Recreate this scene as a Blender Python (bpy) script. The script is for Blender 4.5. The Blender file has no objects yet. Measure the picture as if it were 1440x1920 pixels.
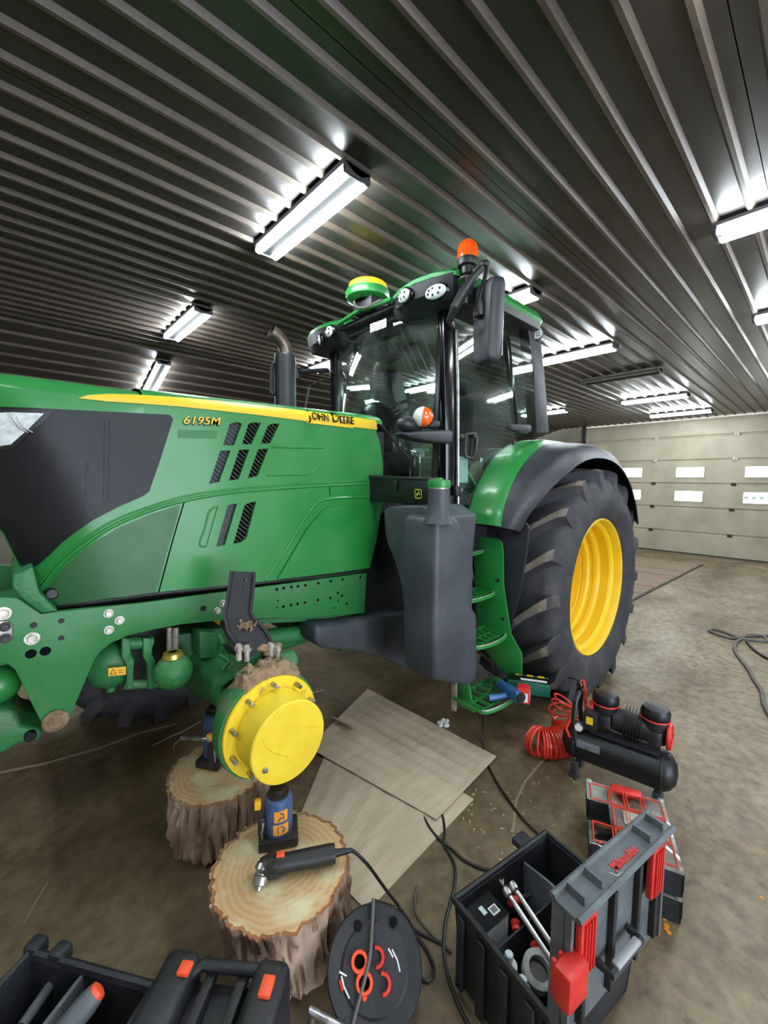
import bpy, bmesh, math, random
from math import pi, sin, cos, radians
from mathutils import Vector, Matrix, noise
random.seed(7)
S = bpy.context.scene
COL = S.collection
V = Vector

# ------------------------------------------------------------------ camera, world, exposure
CAM_H = 1.72
F_PX = 767.5
AZ, PITCH, ROLL = 0.828, -0.0755, 0.011
_fw = V((cos(PITCH)*cos(AZ), cos(PITCH)*sin(AZ), sin(PITCH)))
_r0 = V((sin(AZ), -cos(AZ), 0)); _u0 = _r0.cross(_fw)
_r = _r0*cos(ROLL)+_u0*sin(ROLL); _u = -_r0*sin(ROLL)+_u0*cos(ROLL)
cd = bpy.data.cameras.new('camera'); cam = bpy.data.objects.new('camera', cd); COL.objects.link(cam)
cd.sensor_fit = 'VERTICAL'; cd.sensor_height = 36.0; cd.lens = F_PX/1920*36.0
cd.clip_start = 0.02; cd.clip_end = 200
M4 = Matrix((( _r.x, _u.x, -_fw.x, 0), (_r.y, _u.y, -_fw.y, 0), (_r.z, _u.z, -_fw.z, CAM_H), (0, 0, 0, 1)))
cam.matrix_world = M4
S.camera = cam
w = bpy.data.worlds.new('sky'); S.world = w; w.use_nodes = True
bg = w.node_tree.nodes['Background']; bg.inputs[0].default_value = (0.80, 0.88, 1.0, 1); bg.inputs[1].default_value = 4.5
S.view_settings.view_transform = 'Standard'; S.view_settings.look = 'None'
S.view_settings.gamma = 1.0; S.view_settings.use_curve_mapping = False
S.view_settings.exposure = 1.0
TUBE_POWER = 46.0
ORI = V((0, 0, CAM_H))
def ray(px, py): return _fw + (px-720)/F_PX*_r - (py-960)/F_PX*_u
def PX(px, py, x): d = ray(px, py); return ORI + d*(x/d.x)
def PY(px, py, y): d = ray(px, py); return ORI + d*(y/d.y)
def PZ(px, py, z): d = ray(px, py); return ORI + d*((z-CAM_H)/d.z)
def PP(px, py, pt, n):
    d = ray(px, py); n = V(n); return ORI + d*((V(pt)-ORI).dot(n)/d.dot(n))

# ------------------------------------------------------------------ mesh helpers
class MB:
    def __init__(s): s.v = []; s.f = []; s.mi = []; s.cur = 0
    def add(s, vs, fs):
        o = len(s.v); s.v += [tuple(q) for q in vs]
        s.f += [tuple(i+o for i in q) for q in fs]; s.mi += [s.cur]*len(fs); return s
    def bm_add(s, bm, mat=None):
        if mat is not None: bm.transform(mat)
        bm.verts.index_update()
        s.add([v.co.copy() for v in bm.verts], [[v.index for v in f.verts] for f in bm.faces]); bm.free(); return s
    def box(s, c, size, bev=0, rot=None, seg=2):
        bm = bmesh.new(); bmesh.ops.create_cube(bm, size=1)
        bmesh.ops.scale(bm, vec=size, verts=bm.verts)
        if bev: bmesh.ops.bevel(bm, geom=bm.edges[:]+bm.verts[:], offset=bev, segments=seg, profile=.5, affect='EDGES', clamp_overlap=True)
        m = Matrix.Translation(c)
        if rot is not None: m = m @ rot.to_4x4()
        return s.bm_add(bm, m)
    def box2(s, a, b, bev=0, seg=2):
        a = V(a); b = V(b); return s.box((a+b)/2, [abs(b[i]-a[i]) for i in range(3)], bev, None, seg)
    def tube(s, path, r, n=8, closed=False, cap=True, flat=1.0, upv=None):
        P = [V(p) for p in path]; N = len(P); R = r if isinstance(r, (list, tuple)) else [r]*N
        T = []
        for i in range(N):
            if closed: t = P[(i+1) % N]-P[i-1]
            else: t = P[min(i+1, N-1)]-P[max(i-1, 0)]
            T.append(t.normalized() if t.length > 1e-9 else V((0, 0, 1)))
        a = V(upv) if upv else (V((0, 0, 1)) if abs(T[0].z) < .9 else V((1, 0, 0)))
        nrm = (a - T[0]*a.dot(T[0])).normalized()
        vs = []
        for i in range(N):
            nrm = (nrm - T[i]*nrm.dot(T[i])).normalized(); b = T[i].cross(nrm)
            for k in range(n):
                an = 2*pi*k/n
                vs.append(P[i]+nrm*(cos(an)*R[i]*flat)+b*(sin(an)*R[i]))
        fs = []
        for i in range(N if closed else N-1):
            j = (i+1) % N
            for k in range(n):
                l = (k+1) % n; fs.append((i*n+k, i*n+l, j*n+l, j*n+k))
        if cap and not closed:
            fs.append(tuple(range(n))[::-1]); fs.append(tuple((N-1)*n+k for k in range(n)))
        return s.add(vs, fs)
    def cyl(s, a, b, r, n=20, r2=None, bev=0):
        a = V(a); b = V(b); r2 = r if r2 is None else r2
        if bev:
            d = (b-a).normalized()*bev
            return s.tube([a, a+d, b-d, b], [r-bev, r, r2, r2-bev], n)
        return s.tube([a, b], [r, r2], n)
    def lathe(s, prof, o, ax, n=32, a0=0, a1=2*pi, ref=None, cap=False):
        o = V(o); ax = V(ax).normalized(); a = V(ref) if ref else (V((0, 0, 1)) if abs(ax.z) < .9 else V((1, 0, 0)))
        e1 = (a-ax*a.dot(ax)).normalized(); e2 = ax.cross(e1); full = abs(a1-a0-2*pi) < 1e-6
        m = n if full else n+1; vs = []
        for r, h in prof:
            for k in range(m):
                t = a0+(a1-a0)*k/n; vs.append(o+ax*h+(e1*cos(t)+e2*sin(t))*max(r, 1e-5))
        fs = []
        for i in range(len(prof)-1):
            for k in range(n):
                l = (k+1) % m; fs.append((i*m+k, i*m+l, (i+1)*m+l, (i+1)*m+k))
        return s.add(vs, fs)
    def prism(s, pts, ext, bev=0, seg=2):
        pts = [V(p) for p in pts]; ext = V(ext); bm = bmesh.new()
        a = [bm.verts.new(p) for p in pts]; b = [bm.verts.new(p+ext) for p in pts]
        nn = len(pts); bm.faces.new(a); bm.faces.new(b[::-1])
        for i in range(nn): bm.faces.new((a[i], b[i], b[(i+1) % nn], a[(i+1) % nn]))
        bmesh.ops.recalc_face_normals(bm, faces=bm.faces)
        if bev:
            ed = [e for e in bm.edges if len(e.link_faces) == 2 and e.calc_face_angle(0) > .5]
            bmesh.ops.bevel(bm, geom=ed, offset=bev, segments=seg, profile=.5, affect='EDGES', clamp_overlap=True)
        bmesh.ops.triangulate(bm, faces=[f for f in bm.faces if len(f.verts) > 4])
        return s.bm_add(bm)
    def loft(s, rings, cap=True, closed=True):
        n = len(rings[0]); vs = [p for r in rings for p in r]; fs = []
        for i in range(len(rings)-1):
            for k in range(n if closed else n-1):
                l = (k+1) % n; fs.append((i*n+k, i*n+l, (i+1)*n+l, (i+1)*n+k))
        if cap: fs.append(tuple(range(n))[::-1]); fs.append(tuple((len(rings)-1)*n+k for k in range(n)))
        return s.add(vs, fs)
    def ellip(s, c, rad, nu=20, nv=12, rot=None):
        bm = bmesh.new(); bmesh.ops.create_uvsphere(bm, u_segments=nu, v_segments=nv, radius=1)
        bmesh.ops.scale(bm, vec=rad, verts=bm.verts)
        m = Matrix.Translation(c)
        if rot is not None: m = m @ rot.to_4x4()
        return s.bm_add(bm, m)
    def grid(s, fn, nu, nv):
        vs = [fn(i/nu, j/nv) for i in range(nu+1) for j in range(nv+1)]; fs = []
        for i in range(nu):
            for j in range(nv):
                a = i*(nv+1)+j; fs.append((a, a+1, a+nv+2, a+nv+1))
        return s.add(vs, fs)

WL = {}
def obj(name, mb, mat, parent=None, label=None, sharp=35, flat=False):
    me = bpy.data.meshes.new(name)
    if parent is not None: o0 = WL[parent]
    else:
        xs = [p[0] for p in mb.v]; ys = [p[1] for p in mb.v]; zs = [p[2] for p in mb.v]
        o0 = V(((min(xs)+max(xs))/2, (min(ys)+max(ys))/2, min(zs)))
    me.from_pydata([tuple(V(p)-o0) for p in mb.v], [], mb.f)
    mats = mat if isinstance(mat, (list, tuple)) else [mat]
    for m in mats: me.materials.append(m)
    if len(mats) > 1: me.polygons.foreach_set('material_index', mb.mi)
    bm = bmesh.new(); bm.from_mesh(me); bmesh.ops.recalc_face_normals(bm, faces=bm.faces); bm.to_mesh(me); bm.free()
    if not flat:
        me.shade_smooth(); me.set_sharp_from_angle(angle=radians(sharp))
    o = bpy.data.objects.new(name, me); COL.objects.link(o)
    if parent is None: o.location = o0; WL[o] = o0
    else: o.parent = parent; WL[o] = o0
    if label: o['label'] = label
    return o
def thing(name, label, cat, loc, group=None):
    o = bpy.data.objects.new(name, None); COL.objects.link(o); o.location = loc; o.empty_display_size = .1
    o['label'] = label; o['category'] = cat
    if group: o['group'] = group
    WL[o] = V(loc); return o
def tag(o, label, cat, group=None, kind=None):
    o['label'] = label; o['category'] = cat
    if group: o['group'] = group
    if kind: o['kind'] = kind
    return o
def struct(o): o['kind'] = 'structure'; return o
def text(name, body, mat, parent, org, xd, yd, size, ext=.001, shear=0, small=False, space=1.0, align='LEFT', bold=0, fit=None, ysc=1.0, conf=0):
    cu = bpy.data.curves.new(name, 'FONT'); cu.body = body; cu.size = size; cu.extrude = ext; cu.shear = shear
    cu.space_character = space; cu.align_x = align; cu.offset = bold; cu.resolution_u = 3
    if small:
        cu.small_caps_scale = .74
        for ch in cu.body_format: ch.use_small_caps = True
    t = bpy.data.objects.new(name+'_tmp', cu); COL.objects.link(t)
    dg = bpy.context.evaluated_depsgraph_get(); me = bpy.data.meshes.new_from_object(t.evaluated_get(dg))
    bpy.data.objects.remove(t)
    xd = V(xd).normalized(); yd = V(yd); yd = (yd-xd*yd.dot(xd)).normalized(); zd = xd.cross(yd)
    k = 1.0
    if fit:
        xs = [v.co.x for v in me.vertices]; k = fit/(max(xs)-min(xs))
    m = Matrix(((xd.x, yd.x, zd.x, 0), (xd.y, yd.y, zd.y, 0), (xd.z, yd.z, zd.z, 0), (0, 0, 0, 1)))
    me.transform(Matrix.Translation(V(org)-WL[parent]) @ m @ Matrix.Diagonal((k, k*ysc, 1, 1)))
    if conf:
        zdir = zd
        for v in me.vertices:
            wv_ = v.co+WL[parent]; dep = (wv_-V(org)).dot(zd); v.co.y = hood_y(wv_.x, wv_.z)-conf-dep-WL[parent].y
    me.materials.clear(); me.materials.append(mat)
    o = bpy.data.objects.new(name, me); COL.objects.link(o); o.parent = parent; WL[o] = WL[parent]
    return o

# ------------------------------------------------------------------ materials
def lin(c):
    r = []
    for x in c[:3]:
        x = x/255.0; r.append(x/12.92 if x <= .04045 else ((x+.055)/1.055)**2.4)
    return (*r, 1)
def mat(name, c, rough=.5, metal=0, c2=None, nscale=6, namt=(.4, .65), bump=0, bscale=40, spec=.5, coat=0, detail=6, stretch=None, rvar=0):
    m = bpy.data.materials.new(name); m.use_nodes = True; nt = m.node_tree; b = nt.nodes['Principled BSDF']
    b.inputs['Base Color'].default_value = lin(c); b.inputs['Roughness'].default_value = rough; b.inputs['Metallic'].default_value = metal
    b.inputs['Specular IOR Level'].default_value = spec; b.inputs['Coat Weight'].default_value = coat; b.inputs['Coat Roughness'].default_value = .12
    tc = nt.nodes.new('ShaderNodeTexCoord'); src = tc.outputs['Object']
    if stretch:
        mp = nt.nodes.new('ShaderNodeMapping'); mp.inputs['Scale'].default_value = stretch; nt.links.new(src, mp.inputs[0]); src = mp.outputs[0]
    if c2 is not None:
        n = nt.nodes.new('ShaderNodeTexNoise'); n.inputs['Scale'].default_value = nscale; n.inputs['Detail'].default_value = detail; n.inputs['Roughness'].default_value = .62
        nt.links.new(src, n.inputs['Vector'])
        rp = nt.nodes.new('ShaderNodeValToRGB'); rp.color_ramp.elements[0].position = namt[0]; rp.color_ramp.elements[1].position = namt[1]
        rp.color_ramp.elements[0].color = lin(c); rp.color_ramp.elements[1].color = lin(c2)
        nt.links.new(n.outputs['Fac'], rp.inputs[0]); nt.links.new(rp.outputs[0], b.inputs['Base Color'])
        if rvar:
            mr = nt.nodes.new('ShaderNodeMapRange'); mr.inputs['From Min'].default_value = .35; mr.inputs['From Max'].default_value = .65
            mr.inputs['To Min'].default_value = rough; mr.inputs['To Max'].default_value = rough+rvar
            nt.links.new(n.outputs['Fac'], mr.inputs[0]); nt.links.new(mr.outputs[0], b.inputs['Roughness'])
    if bump:
        n2 = nt.nodes.new('ShaderNodeTexNoise'); n2.inputs['Scale'].default_value = bscale; n2.inputs['Detail'].default_value = 4
        nt.links.new(src, n2.inputs['Vector'])
        bp = nt.nodes.new('ShaderNodeBump'); bp.inputs['Strength'].default_value = bump; bp.inputs['Distance'].default_value = .01
        nt.links.new(n2.outputs['Fac'], bp.inputs['Height']); nt.links.new(bp.outputs[0], b.inputs['Normal'])
    return m
def emit(name, c, s):
    m = bpy.data.materials.new(name); m.use_nodes = True; nt = m.node_tree; nt.nodes.clear()
    o = nt.nodes.new('ShaderNodeOutputMaterial'); e = nt.nodes.new('ShaderNodeEmission'); e.inputs[0].default_value = lin(c); e.inputs[1].default_value = s
    nt.links.new(e.outputs[0], o.inputs[0]); return m
def glass(name, tint, dust=.06, refl=.9, base=.05):
    m = bpy.data.materials.new(name); m.use_nodes = True; nt = m.node_tree; nt.nodes.clear(); N = nt.nodes.new; L = nt.links.new
    o = N('ShaderNodeOutputMaterial'); t = N('ShaderNodeBsdfTransparent'); t.inputs[0].default_value = lin(tint)
    g = N('ShaderNodeBsdfGlossy'); g.inputs['Roughness'].default_value = .03; g.inputs[0].default_value = (.95, 1, .98, 1)
    lw = N('ShaderNodeLayerWeight'); lw.inputs[0].default_value = .5
    pw = N('ShaderNodeMath'); pw.operation = 'POWER'; pw.inputs[1].default_value = 3.0; L(lw.outputs['Facing'], pw.inputs[0])
    ml = N('ShaderNodeMath'); ml.operation = 'MULTIPLY_ADD'; ml.inputs[1].default_value = refl; ml.inputs[2].default_value = base; L(pw.outputs[0], ml.inputs[0])
    m1 = N('ShaderNodeMixShader'); L(ml.outputs[0], m1.inputs[0]); L(t.outputs[0], m1.inputs[1]); L(g.outputs[0], m1.inputs[2])
    d = N('ShaderNodeBsdfDiffuse'); d.inputs[0].default_value = lin((190, 205, 195))
    tc = N('ShaderNodeTexCoord'); nz = N('ShaderNodeTexNoise'); nz.inputs['Scale'].default_value = 3.5; nz.inputs['Detail'].default_value = 8; L(tc.outputs['Object'], nz.inputs['Vector'])
    mr = N('ShaderNodeMapRange'); mr.inputs['From Min'].default_value = .4; mr.inputs['From Max'].default_value = .75; mr.inputs['To Max'].default_value = dust; L(nz.outputs['Fac'], mr.inputs[0])
    m2 = N('ShaderNodeMixShader'); L(mr.outputs[0], m2.inputs[0]); L(m1.outputs[0], m2.inputs[1]); L(d.outputs[0], m2.inputs[2]); L(m2.outputs[0], o.inputs[0])
    return m
def floor_mat():
    m = bpy.data.materials.new('stained_concrete'); m.use_nodes = True; nt = m.node_tree; b = nt.nodes['Principled BSDF']; N = nt.nodes.new; L = nt.links.new
    tc = N('ShaderNodeTexCoord')
    def nz(sc, det, st=(1, 1, 1), dist=0):
        mp = N('ShaderNodeMapping'); mp.inputs['Scale'].default_value = st; L(tc.outputs['Object'], mp.inputs[0])
        n = N('ShaderNodeTexNoise'); n.inputs['Scale'].default_value = sc; n.inputs['Detail'].default_value = det; n.inputs['Roughness'].default_value = .6; n.inputs['Distortion'].default_value = dist
        L(mp.outputs[0], n.inputs['Vector']); return n.outputs['Fac']
    def ramp(f, stops):
        r = N('ShaderNodeValToRGB'); e = r.color_ramp.elements
        while len(e) < len(stops): e.new(.5)
        for q, (p, c) in zip(e, stops): q.position = p; q.color = lin(c)
        L(f, r.inputs[0]); return r.outputs[0]
    base = ramp(nz(1.1, 9, (1, 1.6, 1), .6), [(.3, (100, 84, 62)), (.48, (136, 121, 94)), (.7, (164, 152, 126))])
    fine = ramp(nz(14, 8), [(.3, (128, 118, 104)), (.62, (255, 250, 240))])
    mx = N('ShaderNodeMix'); mx.data_type = 'RGBA'; mx.blend_type = 'MULTIPLY'; mx.inputs[0].default_value = .8
    L(base, mx.inputs['A']); L(fine, mx.inputs['B'])
    # oily dirt worn in around the service bay (a stain with a shape of its own)
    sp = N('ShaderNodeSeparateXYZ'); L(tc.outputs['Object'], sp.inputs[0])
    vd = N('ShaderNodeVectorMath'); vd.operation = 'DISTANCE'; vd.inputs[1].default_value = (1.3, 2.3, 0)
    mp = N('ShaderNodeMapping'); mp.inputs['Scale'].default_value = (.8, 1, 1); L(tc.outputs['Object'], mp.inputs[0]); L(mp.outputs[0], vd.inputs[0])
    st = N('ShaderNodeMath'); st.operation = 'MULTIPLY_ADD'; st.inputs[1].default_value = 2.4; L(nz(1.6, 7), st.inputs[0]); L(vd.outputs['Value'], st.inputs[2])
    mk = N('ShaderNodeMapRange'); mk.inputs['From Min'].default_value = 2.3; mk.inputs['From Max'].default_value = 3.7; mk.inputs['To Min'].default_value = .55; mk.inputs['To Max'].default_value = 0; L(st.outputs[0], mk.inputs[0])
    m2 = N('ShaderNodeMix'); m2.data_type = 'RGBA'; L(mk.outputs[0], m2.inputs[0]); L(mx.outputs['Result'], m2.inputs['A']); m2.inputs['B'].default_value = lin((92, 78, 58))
    L(m2.outputs['Result'], b.inputs['Base Color'])
    rr = N('ShaderNodeMapRange'); rr.inputs['From Min'].default_value = .3; rr.inputs['From Max'].default_value = .7; rr.inputs['To Min'].default_value = .32; rr.inputs['To Max'].default_value = .62; L(nz(2.2, 6), rr.inputs[0]); L(rr.outputs[0], b.inputs['Roughness'])
    bp = N('ShaderNodeBump'); bp.inputs['Strength'].default_value = .25; bp.inputs['Distance'].default_value = .01; L(nz(25, 8), bp.inputs['Height']); L(bp.outputs[0], b.inputs['Normal'])
    return m
def cutwood_mat():
    m = bpy.data.materials.new('sawn_wood'); m.use_nodes = True; nt = m.node_tree; b = nt.nodes['Principled BSDF']; N = nt.nodes.new; L = nt.links.new
    tc = N('ShaderNodeTexCoord'); wv = N('ShaderNodeTexWave'); wv.wave_type = 'RINGS'; wv.rings_direction = 'Z'; wv.inputs['Scale'].default_value = 14; wv.inputs['Distortion'].default_value = 6; wv.inputs['Detail'].default_value = 4
    L(tc.outputs['Object'], wv.inputs[0])
    r = N('ShaderNodeValToRGB'); r.color_ramp.elements[0].color = lin((190, 154, 108)); r.color_ramp.elements[1].color = lin((202, 170, 124)); L(wv.outputs['Fac'], r.inputs[0])
    n = N('ShaderNodeTexNoise'); n.inputs['Scale'].default_value = 7; n.inputs['Detail'].default_value = 8; L(tc.outputs['Object'], n.inputs['Vector'])
    mr = N('ShaderNodeMapRange'); mr.inputs['From Min'].default_value = .5; mr.inputs['From Max'].default_value = .68; L(n.outputs['Fac'], mr.inputs[0])
    mx = N('ShaderNodeMix'); mx.data_type = 'RGBA'; L(mr.outputs[0], mx.inputs[0]); L(r.outputs[0], mx.inputs['A']); mx.inputs['B'].default_value = lin((214, 206, 168)); L(mx.outputs['Result'], b.inputs['Base Color'])
    b.inputs['Roughness'].default_value = .8
    return m
K = {}
K['green'] = mat('green_paint', (34, 126, 55), .3, c2=(46, 132, 64), nscale=3, coat=.25, spec=.5, rvar=.18)
K['dgreen'] = mat('dirty_green_paint', (40, 118, 58), .5, c2=(96, 120, 84), nscale=5, namt=(.5, .85), bump=.15, bscale=30)
K['castgreen'] = mat('cast_green_paint', (42, 114, 60), .5, c2=(110, 112, 88), nscale=8, namt=(.52, .8), bump=.4, bscale=45)
K['yellow'] = mat('yellow_paint', (236, 196, 30), .45, c2=(230, 190, 28))
K['hubyellow'] = mat('hub_yellow_paint', (236, 206, 52), .5, c2=(228, 196, 46), nscale=10)
K['wornyellow'] = mat('worn_yellow_paint', (234, 200, 34), .5, c2=(150, 110, 60), nscale=14, namt=(.58, .75), bump=.3)
K['rubber'] = mat('tyre_rubber', (46, 48, 52), .75, c2=(74, 72, 70), nscale=7, namt=(.45, .75), bump=.2, bscale=60)
K['lugtop'] = mat('worn_lug_top', (104, 98, 92), .85, c2=(140, 128, 114), nscale=9, namt=(.35, .7), bump=.4, bscale=70)
K['lug'] = mat('tyre_lug_rubber', (50, 51, 55), .75, c2=(84, 80, 76), nscale=6, namt=(.5, .76), bump=.3, bscale=50)
K['black'] = mat('black_plastic', (26, 27, 29), .45, c2=(36, 37, 40), nscale=10, bump=.1, bscale=120)
K['glossblack'] = mat('gloss_black', (14, 15, 17), .2, coat=.3)
K['boxblack'] = mat('satin_black', (17, 20, 20), .45)
K['screen'] = mat('grille_screen', (21, 23, 26), .42, c2=(36, 36, 38), nscale=2.2, namt=(.45, .7), spec=.3)
K['panelgreen'] = mat('dull_green_panel', (52, 98, 58), .5, c2=(70, 108, 72), nscale=4)
K['tank'] = mat('tank_plastic', (58, 62, 69), .5, c2=(80, 83, 88), nscale=3.5, namt=(.42, .7), bump=.12, bscale=80)
K['fender'] = mat('fender_plastic', (40, 42, 47), .5, c2=(50, 52, 58), nscale=5)
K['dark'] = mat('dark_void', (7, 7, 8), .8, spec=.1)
K['darkmetal'] = mat('dark_metal', (44, 45, 48), .45, .4, c2=(70, 64, 58), nscale=12, bump=.2)
K['steel'] = mat('steel', (190, 190, 188), .32, .9, c2=(140, 138, 134), nscale=20)
K['zinc'] = mat('zinc_bolt', (205, 200, 190), .4, .6, c2=(160, 150, 138), nscale=30)
K['exhaust'] = mat('exhaust_steel', (92, 82, 76), .4, .8, c2=(120, 108, 98), nscale=12)
K['mud'] = mat('dried_mud', (150, 124, 96), .95, c2=(110, 90, 70), nscale=25, bump=.8, bscale=60)
K['glass'] = glass('cab_glass', (206, 226, 216), .08, .85, .12)
K['clear'] = glass('clear_lid', (240, 232, 230), .8, .5, .05)
K['lens'] = mat('lamp_lens', (225, 232, 232), .15, coat=.6, c2=(190, 198, 198), nscale=40)
K['amber'] = mat('amber_lens', (232, 82, 20), .2, coat=.5, c2=(250, 110, 30), nscale=20)
K['white'] = mat('white_paper', (232, 232, 228), .6)
K['paperclear'] = mat('pale_sheet', (196, 212, 214), .4)
K['red'] = mat('red_plastic', (205, 42, 36), .4, c2=(220, 60, 50), nscale=20)
K['redbin'] = mat('red_bin_plastic', (226, 92, 84), .45, c2=(210, 72, 66), nscale=8)
K['orange'] = mat('orange_plastic', (244, 92, 52), .45, c2=(236, 80, 40), nscale=20)
K['hose'] = mat('red_hose', (226, 62, 44), .3, coat=.3)
K['blue'] = mat('worn_blue_paint', (62, 88, 128), .42, c2=(48, 52, 62), nscale=9, namt=(.48, .7), bump=.2)
K['toolblue'] = mat('tool_blue', (56, 104, 158), .4, c2=(46, 80, 124), nscale=14)
K['packout'] = mat('box_black_plastic', (28, 30, 33), .5, c2=(46, 48, 52), nscale=5, bump=.2, bscale=150)
K['lidgrey'] = mat('box_grey_plastic', (82, 88, 92), .55, c2=(104, 110, 112), nscale=9, bump=.2, bscale=90)
K['tapegrey'] = mat('tape_grey', (150, 150, 144), .7, c2=(120, 120, 116), nscale=18)
K['cable'] = mat('cable_black', (30, 29, 28), .45)
K['greycable'] = mat('cable_grey', (88, 84, 80), .5)
K['cardboard'] = mat('cardboard', (204, 188, 162), .85, c2=(190, 172, 144), nscale=4, bump=.06, bscale=30, stretch=(1, 6, 1))
K['bark'] = mat('bark', (186, 160, 138), .95, c2=(132, 106, 88), nscale=9, namt=(.38, .66), bump=.7, bscale=35, stretch=(1, 1, .35))
K['cut'] = cutwood_mat()
K['innerbark'] = mat('inner_bark', (150, 96, 62), .9, c2=(176, 124, 80), nscale=14)
K['floor'] = floor_mat()
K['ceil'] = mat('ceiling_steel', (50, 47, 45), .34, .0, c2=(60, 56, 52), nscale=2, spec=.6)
K['rib'] = mat('ceiling_rib_lit', (86, 75, 65), .5, c2=(70, 61, 53), nscale=3)  # lighter tan puts the light caught by the ribs into their colour
K['doorpanel'] = mat('door_panel_steel', (178, 171, 148), .55, c2=(156, 148, 126), nscale=1.6, namt=(.35, .7), bump=.12, bscale=120)
K['wall'] = mat('wall_panel', (150, 144, 128), .7, c2=(128, 122, 108), nscale=2)
K['plank'] = mat('worn_plank', (150, 124, 98), .6, c2=(116, 100, 82), nscale=3, stretch=(3, .6, 1))
K['housing'] = mat('lamp_housing', (50, 51, 52), .5)
K['housingdark'] = mat('lamp_housing_dead', (70, 66, 62), .5)
K['tube'] = emit('fluorescent_tube', (240, 250, 255), TUBE_POWER)
K['day'] = emit('daylight_pane', (246, 250, 250), 4.0)
K['chip'] = mat('wood_chip', (186, 168, 134), .9)
K['orangepaint'] = mat('orange_paint', (238, 150, 36), .7)
K['seat'] = mat('seat_fabric', (36, 38, 40), .9, bump=.3, bscale=200)
K['tan'] = mat('cab_trim', (120, 124, 112), .8)
K['ylabel'] = mat('warning_yellow', (238, 176, 36), .5)
K['gold'] = mat('brass', (206, 176, 96), .35, .8)
K['joint'] = mat('pale_joint', (150, 134, 110), .9)
K['silverlid'] = mat('silver_foil', (176, 178, 180), .45, .3)
K['jdyellow'] = mat('emblem_yellow', (210, 220, 60), .5)
K['teal'] = mat('box_green', (28, 110, 88), .5)

# ================================================================== SETTING
CZ = 3.34; DX = 12.35; YS = 5.6; XF = -4.0; YR = -5.0; YL = 9.2; SL = -.30
b = MB(); b.box2((XF, YR, -.2), (DX, YL, 0)); floor = struct(obj('floor', b, K['floor'], flat=True))
floor.location = (0, 0, 0); WL[floor] = V((0, 0, 0))
floor.data.transform(Matrix.Translation(V(((XF+DX)/2, (YR+YL)/2, -.2))))
# ceiling: a deck above, ribbed steel sheets below it
b = MB(); b.box2((XF, YR, CZ+.03), (DX, YS, CZ+.1))
b.prism([(XF, YS, CZ+.03), (XF, YL, CZ+.03+SL*(YL-YS)), (XF, YL, CZ+.1+SL*(YL-YS)), (XF, YS, CZ+.1)], (DX-XF, 0, 0))
ceiling = struct(obj('ceiling', b, K['ceil'], flat=True))
def sheet(y0, n, pitch, slope=0, zb=CZ):
    pr = []
    for k in range(n):
        y = y0+k*pitch
        pr += [(y, 0), (y+pitch*.5-.024, 0), (y+pitch*.5-.009, -.022), (y+pitch*.5+.009, -.022), (y+pitch*.5+.024, 0)]
    pr.append((y0+n*pitch+.004, 0))
    m = MB(); vs = []
    for x in (XF+.01, DX-.01):
        for y, z in pr: vs.append((x, y, zb+z+slope*(y-YS)))
    N = len(pr)
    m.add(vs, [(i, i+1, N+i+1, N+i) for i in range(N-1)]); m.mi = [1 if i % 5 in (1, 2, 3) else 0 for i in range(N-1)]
    return m
yy = .42-.0835-1.002*5
while yy < YS-.2:
    n = min(6, int(round((YS-yy)/.167)))
    if n < 1: break
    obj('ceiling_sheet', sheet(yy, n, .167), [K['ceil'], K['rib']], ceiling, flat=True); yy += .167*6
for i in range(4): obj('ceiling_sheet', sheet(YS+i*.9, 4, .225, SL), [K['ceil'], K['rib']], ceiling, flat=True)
b = MB(); b.tube([(XF, YS, CZ-.012), (DX, YS, CZ-.012)], .022, 6); obj('ridge_trim', b, K['darkmetal'], ceiling)
# walls
b = MB(); b.box2((XF-.1, YL, 0), (DX, YL+.1, CZ)); struct(obj('wall_left', b, K['wall'], flat=True))
b = MB(); b.box2((XF-.1, YR, 0), (XF, YL, CZ+.1)); struct(obj('wall_front', b, K['wall'], flat=True))
b = MB(); b.box2((XF, YR-.1, 0), (-1.6, YR, CZ+.1)); b.box2((3.4, YR-.1, 0), (DX, YR, CZ+.1)); b.box2((-1.6, YR-.1, 3.0), (3.4, YR, CZ+.1))
struct(obj('wall_right', b, K['wall'], flat=True))
DJ = PX(1100, 790, DX).y
b = MB(); b.box2((DX+.05, DJ+.02, 0), (DX+.15, YL, CZ+.1)); b.box2((DX+.16, YR, 0), (DX+.2, YL, CZ+.1)); wb = struct(obj('wall_back', b, K['wall'], flat=True))
b = MB(); b.box2((DX-.06, DJ, 0), (DX+.05, DJ+.09, CZ)); struct(obj('trim_1', b, K['darkmetal'], flat=True))
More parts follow.
